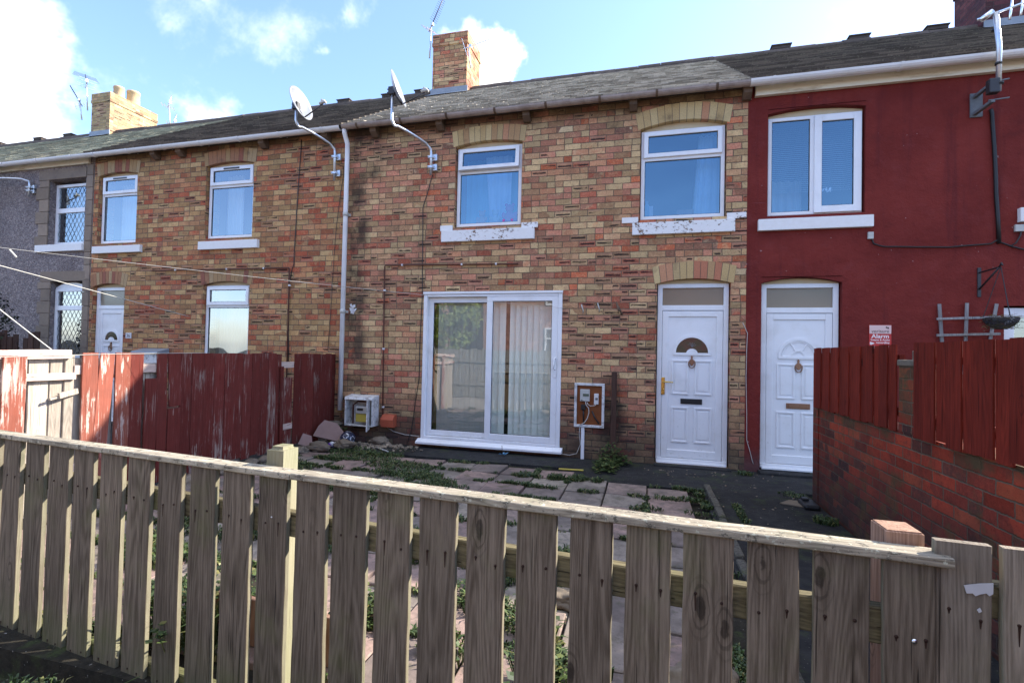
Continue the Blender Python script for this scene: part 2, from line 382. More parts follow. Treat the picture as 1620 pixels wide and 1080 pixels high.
def glass_mat(name, tint=(.75, .8, .78), base=.24, wav=.3, rough=0., gcol=(1, 1, 1)):
    m = bpy.data.materials.new(name); m.use_nodes = True; nt = m.node_tree; nt.nodes.clear(); n = N(nt)
    out = n.new('ShaderNodeOutputMaterial'); tr = n.new('ShaderNodeBsdfTransparent'); gl = n.new('ShaderNodeBsdfGlossy'); mx = n.new('ShaderNodeMixShader')
    tr.inputs[0].default_value = (*tint, 1); gl.inputs['Roughness'].default_value = rough; gl.inputs[0].default_value = (*gcol, 1)
    fr = n.new('ShaderNodeFresnel'); fr.inputs[0].default_value = 1.5
    bp = n.bump(n.noise(n.pos(), 1.7, 1), wav, .02)
    n.put(gl.inputs['Normal'], bp)
    n.put(mx.inputs[0], n.m('ADD', base, n.m('MULTIPLY', fr.outputs[0], 1.2), clamp=True))
    nt.links.new(tr.outputs[0], mx.inputs[1]); nt.links.new(gl.outputs[0], mx.inputs[2]); nt.links.new(mx.outputs[0], out.inputs[0])
    return m
M['glass'] = glass_mat('window_glass')
M['glass_patio'] = glass_mat('patio_door_glass', (.95, .98, .94), .12, .04)
M['glass_blue'] = glass_mat('reflective_window_glass', (.62, .76, .88), .19, .25, gcol=(.55, .82, 1.0))
def frost_fn(n, b):
    P = n.pos(); v = n.new('ShaderNodeTexVoronoi'); n.put(v.inputs['Vector'], P); v.inputs['Scale'].default_value = 90
    return n.mix(n.noise(P, 3, 3), (.13, .11, .10), (.20, .17, .16)), n.bump(v.outputs['Distance'], .6, .004)
M['frost'] = mat('obscured_glass', frost_fn, rough=.18)
M['glass_pale'] = glass_mat('clear_window_glass', (.72, .82, .88), .17, .25, gcol=(.82, .92, 1.0))
M['frost2'] = mat('reeded_fanlight_glass', lambda n, b: (n.mix(n.noise(n.pos(), 1.2, 1), (.17, .16, .11), (.30, .21, .15)), n.bump(n.noise(n.pos(), 110, 3), .35, .004)), rough=.12)  # greenish to brownish reflection of the far side put into the colour
M['fanglass'] = mat('dark_fan_glass_reflection', lambda n, b: (n.ramp(n.noise(n.pos(), 9, 3), [(0, (.035, .035, .02)), (.45, (.06, .055, .035)), (.6, (.09, .045, .035)), (1, (.03, .02, .02))]), n.bump(n.noise(n.pos(), 40, 3), .3, .004)), rough=.08)  # reflected greens and reds painted into the glass colour
M['lead'] = mat('dark_lead_came', color=(.14, .14, .15), rough=.5)
M['room'] = mat('room_wall', lambda n, b: (n.mix(n.noise(n.pos(), 1.5), (.05, .045, .04), (.09, .08, .07)), None), rough=.9)
M['dark'] = mat('black_rubber', color=(.012, .012, .013), rough=.5)
M['seal'] = mat('black_glazing_seal', color=(.03, .03, .035), rough=.5)
def cloth_fn(c0, c1, sc=6):
    def fn(n, b):
        P = n.pos(); a = n.noise(n.vm('MULTIPLY', P, (sc*4, sc*4, .6)), 1, 3)
        return n.mix(a, c0, c1), None
    return fn
M['curtain_pale'] = mat('pale_net_curtain', cloth_fn((.88, .90, .86), (.74, .78, .74)), rough=.9)
M['curtain_green'] = mat('olive_curtain', cloth_fn((.30, .29, .08), (.16, .16, .04)), rough=.9)
M['curtain_blue'] = mat('pale_blue_curtain', cloth_fn((.70, .84, .94), (.48, .64, .80)), rough=.9)
M['net_teal'] = mat('light_blue_net_curtain', cloth_fn((.12, .38, .52), (.22, .52, .66)), rough=.9)
M['blind'] = mat('cream_blind', lambda n, b: (n.mix(n.noise(n.pos(), 5), (.62, .60, .56), (.55, .50, .47)), None), rough=.7)

def wood_fn(dark, light, axis=2, algae=.5, paint=None, cover=.5, edge=1.0, wetlow=None):
    sc = {2: (1, 1, .045), 0: (.045, 1, 1), 1: (1, .045, 1)}[axis]
    def fn(n, b):
        P = n.obj(); o = n.orand(); off = n.vm('MULTIPLY', n.xyz(o, o, o), (17.3, 9.1, 31.7)); PP = n.vm('ADD', P, off)
        V = n.vm('MULTIPLY', PP, sc)
        warp = n.noise(n.vm('MULTIPLY', PP, tuple(7 if k != axis else .55 for k in range(3))), 1, 1.5)
        ring = n.m('SINE', n.m('MULTIPLY', warp, 150.)); ring = n.m('ADD', n.m('MULTIPLY', ring, .5), .5)
        fib = n.noise(V, 190, 5, .7); fib2 = n.noise(V, 45, 4, .6); cr = n.noise(n.vm('MULTIPLY', PP, tuple(1. if k != axis else .018 for k in range(3))), 120, 2, .5)
        t = n.m('ADD', n.m('MULTIPLY', fib, .52), n.m('MULTIPLY', fib2, .38)); t = n.m('ADD', t, n.m('MULTIPLY', ring, .11))
        c = n.mix(n.step(t, .24, .78), dark, light)
        crk = n.step(cr, .66, .71); c = n.mix(n.m('MULTIPLY', crk, .75), c, tuple(q*.18 for q in dark))
        # tone differs between boards and in broad patches
        tone = n.m('ADD', .55, n.m('MULTIPLY', n.m('ADD', n.m('MULTIPLY', o, .6), n.noise(PP, 2.2, 3)), .8))
        c = n.mix(1, c, n.xyz(tone, n.m('MULTIPLY', tone, .985), n.m('MULTIPLY', tone, .96)), 'MULTIPLY')
        # knots
        vk = n.new('ShaderNodeTexVoronoi'); n.put(vk.inputs['Vector'], n.vm('MULTIPLY', PP, tuple(5.2 if k != axis else 2.0 for k in range(3)))); vk.inputs['Scale'].default_value = 1.0
        kd = n.m('ADD', vk.outputs['Distance'], n.m('MULTIPLY', n.m('SUBTRACT', n.noise(PP, 40, 2), .5), .05))
        kn = n.step(kd, .045, .10, 1, 0); c = n.mix(n.m('MULTIPLY', kn, .8), c, tuple(q*.3 for q in dark))
        kr = n.m('MULTIPLY', n.step(n.m('SINE', n.m('MULTIPLY', kd, 110)), .2, .9), n.step(kd, .08, .25, .5, 0)); c = n.mix(kr, c, tuple(q*.5 for q in dark))
        if paint:
            pm = n.noise(n.vm('MULTIPLY', PP, tuple(1. if k != axis else .12 for k in range(3))), 26, 6, .7)
            pb = n.noise(PP, 1.7, 3); pm = n.m('ADD', pm, n.m('MULTIPLY', n.m('SUBTRACT', pb, .5), .7))
            if wetlow is not None: pm = n.m('ADD', pm, n.step(n.sep(P)[2], wetlow, wetlow+.5, .12, 0))
            k = n.step(pm, cover, cover+.05)
            pv = n.mix(n.noise(PP, 9, 4), paint, tuple(q*.6 for q in paint))
            lg = n.noise(n.vm('MULTIPLY', PP, tuple(1. if k_ != axis else .03 for k_ in range(3))), 75, 4, .7)
            lv = n.m('ADD', .45, n.m('MULTIPLY', n.m('ADD', lg, n.m('MULTIPLY', o, .35)), .9)); pv = n.mix(1, pv, n.xyz(lv, lv, lv), 'MULTIPLY')
            k2 = n.m('MULTIPLY', n.step(n.m('ADD', lg, n.m('MULTIPLY', n.m('SUBTRACT', pb, .5), .6)), .60, .68), .75); k = n.m('MAXIMUM', k, k2)
            c = n.mix(n.m('MULTIPLY', n.m('SUBTRACT', 1, k), .93), c, pv)
        if algae:
            ag = n.noise(PP, 3.3, 5, .65); z = n.sep(n.pos())[2]
            k = n.m('ADD', n.step(ag, .5, .78, 0, algae), n.m('MULTIPLY', n.step(z, .32, -.1, 0, .55*min(1, algae*2)), n.step(ag, .3, .55)))
            c = n.mix(k, c, (.12, .135, .045))
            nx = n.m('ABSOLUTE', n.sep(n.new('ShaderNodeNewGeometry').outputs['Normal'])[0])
            c = n.mix(n.m('MULTIPLY', n.step(nx, .75, .95, 0, .45 if (axis == 2 and edge > 1) else 0), n.step(ag, .25, .6, .4, 1)), c, (.29, .285, .19))  # side faces: algae green, plus sunlit brightness put into the colour
        h = n.m('ADD', n.m('MULTIPLY', fib, .7), n.m('MULTIPLY', fib2, .5)); h = n.m('SUBTRACT', h, n.m('MULTIPLY', crk, 1.3))
        return c, n.bump(h, .75, .0035), n.m('ADD', .72, n.m('MULTIPLY', fib, .25))
    return fn
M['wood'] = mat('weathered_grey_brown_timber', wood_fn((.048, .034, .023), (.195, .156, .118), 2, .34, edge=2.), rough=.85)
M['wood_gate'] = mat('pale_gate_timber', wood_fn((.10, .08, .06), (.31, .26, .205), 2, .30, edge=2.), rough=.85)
M['wood_h'] = mat('weathered_green_rail_timber', wood_fn((.045, .036, .022), (.17, .15, .085), 0, .75), rough=.85)
def cap_fn(n, b):
    c, nr, ro = wood_fn((.12, .10, .075), (.44, .39, .30), 0, .45)(n, b)
    P = n.pos(); l = n.noise(P, 34, 5, .75); c = n.mix(n.step(l, .55, .62, 0, .8), c, (.06, .055, .045)); l = n.noise(P, 60, 3, .6); c = n.mix(n.step(l, .60, .66, 0, .7), c, (.50, .50, .38))
    return c, nr, ro
M['wood_cap'] = mat('lichened_cap_timber', cap_fn, rough=.9)
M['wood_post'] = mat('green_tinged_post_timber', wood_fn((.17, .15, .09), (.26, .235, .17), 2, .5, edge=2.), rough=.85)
M['wood_new'] = mat('newer_orange_timber', wood_fn((.16, .085, .055), (.38, .24, .17), 2, .0), rough=.8)
M['wood_red'] = mat('peeling_dark_red_boards', wood_fn((.13, .09, .075), (.33, .25, .21), 2, .0, paint=(.150, .018, .012), cover=.66, wetlow=.0), rough=.7)
M['wood_red2'] = mat('flaking_orange_red_board', wood_fn((.28, .20, .17), (.5, .40, .35), 2, .0, paint=(.25, .060, .034), cover=.585), rough=.75)
M['wood_pale'] = mat('bare_silver_board', wood_fn((.20, .17, .14), (.42, .37, .31), 2, .15), rough=.85)
M['wood_pale_h'] = mat('bare_pink_rail', wood_fn((.30, .22, .19), (.52, .42, .36), 1, .0, paint=(.30, .10, .08), cover=.36), rough=.85)
M['wood_stain'] = mat('red_stained_boards', wood_fn((.085, .010, .005), (.22, .026, .013), 2, .0), rough=.6)
M['wood_opp'] = mat('grey_lapped_boards', wood_fn((.14, .13, .12), (.30, .29, .27), 2, .1), rough=.9)
M['wood_dark'] = mat('dark_brown_boards', wood_fn((.035, .018, .014), (.07, .04, .03), 2, .0), rough=.8)
M['wood_trellis'] = mat('silvered_trellis_timber', wood_fn((.15, .14, .14), (.30, .29, .29), 2, .0), rough=.85)

def tile_fn(cols, lichen, lcol, streak=.0):
    def fn(n, b):
        P = n.pos(); a = n.attr('rnd').outputs['Fac']; c = n.ramp(a, cols)
        f = n.noise(P, 60, 5, .7); v = n.m('ADD', .6, n.m('MULTIPLY', f, .8)); c = n.mix(1, c, n.xyz(v, v, v), 'MULTIPLY')
        l = n.noise(P, 1.3, 7, .72); c = n.mix(n.step(l, lichen, lichen+.16, 0, .8), c, lcol)
        l2 = n.noise(P, 30, 3, .6); c = n.mix(n.step(l2, .60, .66, 0, .6), c, lcol); l3 = n.noise(P, 16, 4, .7); c = n.mix(n.step(l3, .55, .65, 0, .5), c, tuple(q*.3 for q in lcol))
        d = n.noise(n.vm('MULTIPLY', P, (2.5, .5, .5)), 1, 5, .7); c = n.mix(n.step(d, .55, .75, 0, .22), c, (.05, .042, .038))
        return c, n.bump(f, .4, .005)
    return fn
M['slateC'] = mat('buff_grey_small_roof_tile', tile_fn([(0, (.23, .20, .155)), (.5, (.40, .355, .285)), (1, (.58, .52, .43))], .55, (.50, .47, .38)), rough=.9)
M['slateB'] = mat('dark_brown_roof_tile', tile_fn([(0, (.085, .070, .058)), (.5, (.135, .112, .092)), (1, (.20, .165, .13))], .60, (.26, .24, .17)), rough=.9)
M['slateA'] = mat('lichened_green_roof_tile', tile_fn([(0, (.22, .20, .15)), (.5, (.30, .28, .20)), (1, (.37, .34, .26))], .42, (.42, .42, .32)), rough=.9)
M['ridge'] = mat('mortared_ridge_tile', stone_fn(((.06, .045, .04), (.16, .13, .11), (.045, .04, .038)), 12), rough=.95)
M['leadsheet'] = mat('blue_grey_lead', lambda n, b: (n.mix(n.noise(n.pos(), 6, 4), (.16, .18, .21), (.30, .33, .37)), n.bump(n.noise(n.pos(), 8, 3), .4, .01)), rough=.5)
M['pot'] = mat('buff_clay_pot', stone_fn(((.42, .31, .18), (.55, .43, .27), (.35, .24, .15)), 9), rough=.8)
M['corbel'] = mat('weathered_corbel_stone', stone_fn(((.07, .05, .04), (.20, .13, .085), (.03, .025, .024)), 14), rough=.9)
M['steel'] = mat('galvanised_steel', lambda n, b: (n.mix(n.noise(n.pos(), 25, 4), (.50, .53, .57), (.72, .74, .77)), None), rough=.38, metal=.85)
M['alu'] = mat('bright_aluminium', color=(.82, .83, .85), rough=.28, metal=1.)
M['dishpaint'] = mat('grey_satin_dish_paint', lambda n, b: (n.mix(n.noise(n.pos(), 7, 4), (.24, .25, .27), (.33, .34, .35)), None), rough=.32, metal=.3)
M['ironwork'] = mat('dull_grey_ironwork', lambda n, b: (n.mix(n.noise(n.pos(), 30, 4), (.09, .10, .11), (.20, .21, .22)), None), rough=.6)
M['blackmetal'] = mat('dark_painted_metal', lambda n, b: (n.mix(n.noise(n.pos(), 40, 4), (.016, .016, .02), (.04, .035, .035)), None), rough=.5)
M['cable'] = mat('black_cable_sheath', color=(.014, .013, .013), rough=.5)
M['cable_w'] = mat('grey_white_cable_sheath', color=(.45, .42, .38), rough=.5)
M['rope'] = mat('pale_washing_line', lambda n, b: (n.mix(n.noise(n.pos(), 60), (.42, .40, .36), (.58, .56, .50)), None), rough=.7)
M['brownpipe'] = mat('rusty_brown_conduit', lambda n, b: (n.mix(n.noise(n.pos(), 12, 4), (.075, .028, .02), (.13, .055, .04)), None), rough=.6)
M['redplastic'] = mat('faded_red_plastic', lambda n, b: (n.mix(n.noise(n.pos(), 9, 4), (.34, .07, .035), (.42, .11, .06)), None), rough=.6)
M['brass'] = mat('polished_brass', color=(.78, .50, .14), rough=.25, metal=1.)
M['bronze'] = mat('dull_bronze', lambda n, b: (n.mix(n.noise(n.pos(), 60, 3), (.22, .11, .07), (.34, .2, .13)), None), rough=.4, metal=.8)
def dirtywhite(n, b):
    P = n.pos(); a = n.noise(P, 14, 6, .75); return n.mix(n.step(a, .46, .66, 0, .75), (.66, .65, .63), (.16, .14, .12)), n.bump(a, .3, .004)
M['dirtywhite'] = mat('grimy_white_plastic', dirtywhite, rough=.55)
M['hardboard'] = mat('rusty_brown_backboard', lambda n, b: (n.mix(n.noise(n.pos(), 12, 5), (.16, .050, .018), (.28, .095, .032)), None), rough=.7)
M['greyplastic'] = mat('pale_grey_plastic', lambda n, b: (n.mix(n.noise(n.pos(), 30, 4), (.40, .39, .35), (.55, .54, .5)), None), rough=.5)
M['yellow'] = mat('dull_yellow_paint', color=(.50, .40, .07), rough=.5)
M['lcd'] = mat('grey_green_display', color=(.09, .12, .09), rough=.2)
def concrete_fn(c0, c1, moss=.0, sc=10):
    def fn(n, b):
        P = n.pos(); a = n.noise(P, sc, 7, .72); g = n.noise(P, 1.6, 4); c = n.mix(n.step(a, .3, .7), c0, c1)
        c = n.mix(n.step(g, .45, .7, 0, .5), c, tuple(q*.5 for q in c0))
        sp = n.noise(P, 55, 2); c = n.mix(n.step(sp, .70, .73, 0, .6), c, (.4, .37, .33))
        if moss: c = n.mix(n.step(n.noise(P, 3.1, 5, .7), .53, .66, 0, moss), c, (.055, .075, .022))
        return c, n.bump(n.m('ADD', a, n.m('MULTIPLY', sp, .4)), .6, .01)
    return fn
M['concrete'] = mat('dark_damp_concrete', concrete_fn((.018, .018, .0185), (.038, .037, .036), .4), rough=.85)
M['earth'] = mat('soil_with_moss', concrete_fn((.016, .014, .010), (.038, .032, .022), .6, 22), rough=.95)
M['asphalt'] = mat('worn_dark_asphalt', concrete_fn((.04, .038, .037), (.085, .08, .075), .3, 40), rough=.9)
M['lane'] = mat('pale_bounce_lane_concrete', concrete_fn((.24, .215, .18), (.38, .34, .285), .0, 14), rough=.9)  # unseen lane surface made pale to bounce sunlight onto fence and facade
M['kerb'] = mat('dark_mossy_concrete_kerb', concrete_fn((.022, .020, .018), (.055, .052, .046), .4, 25), rough=.9)
M['edging'] = mat('pale_pebbly_edging', concrete_fn((.05, .047, .04), (.15, .135, .11), .5, 45), rough=.9)
def slab_fn(n, b):
    P = n.pos(); r = n.attr('rnd').outputs['Fac']
    c = n.ramp(r, [(0, (.33, .24, .215)), (.14, (.38, .275, .24)), (.30, (.29, .25, .22)), (.52, (.32, .28, .24)), (.68, (.36, .28, .245)), (.78, (.25, .205, .185)), (.9, (.38, .335, .275))], 'CONSTANT')
    a = n.noise(P, 9, 6, .7); g = n.noise(P, 2.3, 5, .65); v = n.m('ADD', .38, n.m('MULTIPLY', a, .85)); c = n.mix(1, c, n.xyz(v, n.m('MULTIPLY', v, .96), n.m('MULTIPLY', v, .92)), 'MULTIPLY')
    c = n.mix(n.step(g, .42, .66, 0, .7), c, (.10, .085, .075)); c = n.mix(n.step(n.noise(P, 5.3, 5, .7), .54, .68, 0, .6), c, (.065, .07, .03)); c = n.mix(n.step(n.noise(P, 14, 5, .75), .50, .62, 0, .55), c, (.12, .10, .085))
    c = n.mix(n.step(n.noise(P, 70, 2), .68, .72, 0, .5), c, (.05, .045, .04))
    return c, n.bump(a, .5, .01)
M['slab'] = mat('pink_and_grey_paving_slab', slab_fn, rough=.85)
def leaf_fn(n, b):
    a = n.attr('rnd').outputs['Fac']; c = n.ramp(a, [(0, (.020, .036, .009)), (.5, (.040, .070, .015)), (.85, (.075, .11, .028)), (1, (.17, .15, .045))]); return c, None
M['leaf'] = mat('weed_leaf', leaf_fn, rough=.55)
M['leaf_dark'] = mat('evergreen_leaf', lambda n, b: (n.ramp(n.attr('rnd').outputs['Fac'], [(0, (.006, .009, .006)), (.7, (.016, .022, .012)), (1, (.03, .04, .018))]), None), rough=.6)
M['leaf_tree'] = mat('broad_tree_leaf', lambda n, b: (n.ramp(n.attr('rnd').outputs['Fac'], [(0, (.07, .12, .02)), (.5, (.14, .20, .035)), (1, (.26, .30, .07))]), None), rough=.6)
M['bark'] = mat('tree_bark', stone_fn(((.05, .04, .03), (.12, .10, .08), (.04, .035, .03)), 20), rough=.95)
M['drygrass'] = mat('dead_stems', lambda n, b: (n.ramp(n.attr('rnd').outputs['Fac'], [(0, (.045, .035, .015)), (.6, (.10, .085, .03)), (1, (.16, .14, .06))]), None), rough=.8)
M['navy'] = mat('navy_football_vinyl', color=(.012, .016, .04), rough=.35)
M['whitepanel'] = mat('white_vinyl', color=(.6, .6, .62), rough=.4)
M['purple'] = mat('purple_fabric', color=(.10, .03, .22), rough=.6)
M['rubble'] = mat('broken_stone', stone_fn(((.10, .08, .06), (.26, .21, .155), (.06, .05, .04)), 22), rough=.95)
M['pinkslab'] = mat('broken_pink_slab', stone_fn(((.22, .145, .125), (.32, .215, .185), (.15, .11, .10)), 9), rough=.9)
M['bluecloth'] = mat('light_blue_cloth', color=(.25, .50, .68), rough=.7)
M['sticker'] = mat('torn_pale_sticker', lambda n, b: (n.mix(n.noise(n.pos(), 30, 4), (.42, .42, .43), (.52, .52, .53)), None), rough=.5)
M['signred'] = mat('alarm_sign_red', color=(.50, .012, .012), rough=.35)
M['signpale'] = mat('alarm_sign_pale_pink', color=(.72, .50, .46), rough=.35)
M['signtext'] = mat('white_print', color=(.82, .72, .70), rough=.4)
M['signdark'] = mat('dark_print', color=(.10, .05, .05), rough=.4)
M['toypink'] = mat('pink_plush', color=(.62, .10, .34), rough=.95)
M['toywhite'] = mat('white_plush', color=(.62, .72, .72), rough=.95)
M['toypeach'] = mat('peach_plush', color=(.52, .36, .32), rough=.95)
M['screen'] = mat('white_script_sign', color=(.8, .8, .8), rough=.4)
M['nail'] = mat('rusty_nail_head', color=(.035, .018, .012), rough=.7)

# ------------------------------------------------------------------ ground
WY = 6.94
g = MB(); g.add([(-400, -400, -.17), (400, -400, -.17), (400, 400, -.17), (-400, 400, -.17)], [(0, 1, 2, 3)]); struct('ground', g, M['earth'])
g = MB(); g.add([(-60, -2.55, -.166), (30, -2.55, -.166), (30, .95, -.166), (-60, 1.2, -.166)], [(0, 1, 2, 3)]); struct('lane', g, M['lane'])
g = MB(); g.box(-4.8, 8, 1.72, WY+.02, -.3, -.032); struct('yard_soil', g, M['earth'])
g = MB(); g.box(-18, -4.8, 2.0, WY+.02, -.3, -.02); struct('neighbour_yard', g, M['concrete'])
g = MB()
g.prism([(-4.7, 6.28), (-.86, 6.30), (-.86, 5.76), (.60, 5.76), (.60, 1.75), (1.66, 1.72), (1.66, 6.0), (8, 6.0), (8, WY+.02), (-4.7, WY+.02)], -.25, .0, 'z')
struct('concrete_path', g, M['concrete'])
g = MB()   # paving slabs, laid a little unevenly
P_ = .42
for j in range(-1, 11):
    for i in range(-12, 3):
        x0 = .021-.41+i*P_; y1 = 5.70-j*P_
        if j < 0 and x0 > -.9: continue
        if j == -1: y1 = 6.12
        y0 = y1-P_; x1 = x0+P_
        if x1 > .62 or x0 < -4.72 or y0 < 1.72: continue
        if rnd.random() < .03: continue
        gp = .007; h = rnd.uniform(-.008, .014)+.004; t1, t2 = rnd.uniform(-.009, .009), rnd.uniform(-.009, .009)
        q = [(x0+gp+rnd.uniform(-.004, .004), y0+gp+rnd.uniform(-.004, .004)), (x1-gp, y0+gp+rnd.uniform(-.004, .004)), (x1-gp+rnd.uniform(-.004, .004), y1-gp), (x0+gp, y1-gp+rnd.uniform(-.004, .004))]
        c = 0.006
        top = [(p[0]+(c if k in (0, 3) else -c), p[1]+(c if k < 2 else -c), h+t1*(1 if k in (1, 2) else -1)+t2*(1 if k > 1 else -1)) for k, p in enumerate(q)]
        mid = [(p[0], p[1], h-.006+t1*(1 if k in (1, 2) else -1)+t2*(1 if k > 1 else -1)) for k, p in enumerate(q)]
        bot = [(p[0], p[1], -.06) for p in q]
        g.add(top+mid+bot, [(0, 1, 2, 3)]+[(k, (k+1) % 4, (k+1) % 4+4, k+4) for k in range(4)]+[(k+4, (k+1) % 4+4, (k+1) % 4+8, k+8) for k in range(4)])
struct('paving', g, M['slab'])
g = MB(); y = 5.95
while y > 1.9:
    l = .30; g.box(.635+rnd.uniform(-.006, .006), .70+rnd.uniform(-.006, .006), y-l+.01, y, -.06, .035+rnd.uniform(-.012, .012), ch=.012); y -= l
struct('path_edging', g, M['edging'])

# ------------------------------------------------------------------ houses
def wall_mesh(x0, x1, z0, z1, ops, y=WY, depth=.11, rm=1, room=.9):
    """front sheet with openings + reveals + dark room boxes; material 0 = wall, 1 = room"""
    g = MB()
    xs = sorted({x0, x1, *[o[0] for o in ops], *[o[1] for o in ops]}); zs = sorted({z0, z1, *[o[2] for o in ops], *[o[3] for o in ops]})
    for i in range(len(xs)-1):
        for k in range(len(zs)-1):
            cx, cz = (xs[i]+xs[i+1])/2, (zs[k]+zs[k+1])/2
            if any(o[0] < cx < o[1] and o[2] < cz < o[3] for o in ops): continue
            g.add([(xs[i], y, zs[k]), (xs[i+1], y, zs[k]), (xs[i+1], y, zs[k+1]), (xs[i], y, zs[k+1])], [(0, 1, 2, 3)])
    for o in ops:
        a, b, c, d = o[:4]; rmd = o[4] if len(o) > 4 else room
        for q in ([(a, c), (a, d)], [(b, c), (b, d)], [(a, c), (b, c)], [(a, d), (b, d)]):
            (p, r), (s, t) = q
            g.add([(p, y, r), (s, y, t), (s, y+.3, t), (p, y+.3, r)], [(0, 1, 2, 3)])
        # room behind
        e = .25
        A, B, Cc, Dd = a-e, b+e, c-.05, d+.1; Y0, Y1 = y+.3, y+.3+rmd
        for f in ([(A, Y0, Cc), (A, Y1, Cc), (A, Y1, Dd), (A, Y0, Dd)], [(B, Y0, Cc), (B, Y1, Cc), (B, Y1, Dd), (B, Y0, Dd)], [(A, Y1, Cc), (B, Y1, Cc), (B, Y1, Dd), (A, Y1, Dd)], [(A, Y0, Cc), (B, Y0, Cc), (B, Y1, Cc), (A, Y1, Cc)], [(A, Y0, Dd), (B, Y0, Dd), (B, Y1, Dd), (A, Y1, Dd)]):
            g.add(f, [(0, 1, 2, 3)], 1)
    # plain sides and back
    yb = 14.1
    g.add([(x0, yb, z0), (x1, yb, z0), (x1, yb, z1), (x0, yb, z1)], [(0, 1, 2, 3)])
    for x in (x0, x1):
        g.add([(x, y, z0), (x, yb, z0), (x, yb, z1), (x, 10.54, 7.2), (x, y, z1)], [(0, 1, 2, 3, 4)])
    return g

EV_Y, EV_Z, RG_Y, RG_Z = 6.735, 4.908, 10.54, 7.35
def roof(parent, x0, x1, course, tw, thick, m, jit=.004, stag=True, seed=1):
    rr = random.Random(seed)
    L = math.hypot(RG_Y-EV_Y, RG_Z-EV_Z); d = Vector((0, (RG_Y-EV_Y)/L, (RG_Z-EV_Z)/L)); nrm = Vector((0, -d.z, d.y))
    g = MB(); nC = int(L/course)
    base = Vector((0, EV_Y, EV_Z))
    for c in range(nC+1):
        s0 = c*course; s1 = min(L, s0+course*1.25)
        nT = int(round((x1-x0)/tw)); off = (tw/2 if (stag and c % 2) else 0)
        for k in range(-1, nT+1):
            a = max(x0, x0+k*tw+off+.0015); b = min(x1, x0+(k+1)*tw+off-.0015)
            if b-a < .02: continue
            lift = rr.uniform(0, jit); j = rr.uniform(-jit, jit)
            p0 = base+d*(s0+j)+nrm*(.004+thick+lift); p1 = base+d*s1+nrm*.002
            q0 = base+d*(s0+j)+nrm*(.004+lift*.5)
            g.add([(a, p0.y, p0.z), (b, p0.y, p0.z), (b, p1.y, p1.z), (a, p1.y, p1.z), (a, q0.y, q0.z), (b, q0.y, q0.z)], [(0, 1, 2, 3), (4, 5, 1, 0), (0, 3, 4), (1, 5, 2)], 0, rr.random())
    # underlay sheet and the rear slope
    u0 = base-nrm*.03; u1 = base+d*L-nrm*.03
    g.add([(x0, u0.y, u0.z), (x1, u0.y, u0.z), (x1, u1.y, u1.z), (x0, u1.y, u1.z)], [(0, 1, 2, 3)], 0, .1)
    g.add([(x0, RG_Y, RG_Z-.02), (x1, RG_Y, RG_Z-.02), (x1, RG_Y*2-EV_Y, EV_Z), (x0, RG_Y*2-EV_Y, EV_Z)], [(0, 1, 2, 3)], 0, .3)
    return g.build('roof', m, parent)
def ridge_tiles(parent, x0, x1, vents, skip=(), seed=3):
    rr = random.Random(seed); g = MB(); x = x0
    while x < x1-.05:
        b = min(x1, x+.45)
        if not any(s0 < (x+b)/2 < s1 for s0, s1 in skip):
            zj = rr.uniform(-.008, .01); pts = []
            for k in range(7):
                an = math.pi*(k/6); pts.append((RG_Y-.15*math.cos(an), RG_Z-.055+.11*math.sin(an)+zj))
            g.prism(pts, x+.004, b-.004, 'x', 0, rr.random())
            g.prism([(RG_Y-.17, RG_Z-.12), (RG_Y-.14, RG_Z-.03), (RG_Y+.14, RG_Z-.03), (RG_Y+.17, RG_Z-.12)], x, b, 'x', 0, rr.random())
        x = b
    for v in vents:
        g.box(v-.16, v+.16, RG_Y-.10, RG_Y+.10, RG_Z+.03, RG_Z+.085, 0, .0); g.box(v-.18, v+.18, RG_Y-.12, RG_Y+.12, RG_Z+.086, RG_Z+.105, 0, .1)
    return g.build('ridge', M['ridge'], parent)
def gutter(parent, x0, x1, m, y=6.79-.03, z=4.905, r=.058, step=.82, dz=0.):
    g = MB(); pr = []
    for k in range(9):
        an = math.pi+math.pi*k/8; pr.append((y+r*math.cos(an), z+r*math.sin(an)))
    for k in range(9):
        an = 2*math.pi-math.pi*k/8; pr.append((y+(r-.005)*math.cos(an), z+(r-.005)*math.sin(an)))
    g.prism(pr, x0, x1, 'x')
    x = x0+.25
    while x < x1:
        pp = []
        for k in range(9):
            an = math.pi+math.pi*k/8; pp.append((y+(r+.008)*math.cos(an), z+(r+.008)*math.sin(an)))
        for k in range(9):
            an = 2*math.pi-math.pi*k/8; pp.append((y+(r+.002)*math.cos(an), z+(r+.002)*math.sin(an)))
        g.prism(pp, x, x+.03, 'x', 1); g.box(x+.005, x+.025, y+r, y+r+.12, z+.0, z+.02, 1)
        x += step
    return g.build('gutter', [m, M['corbel'] if m is M['gutter_g'] else m], parent)

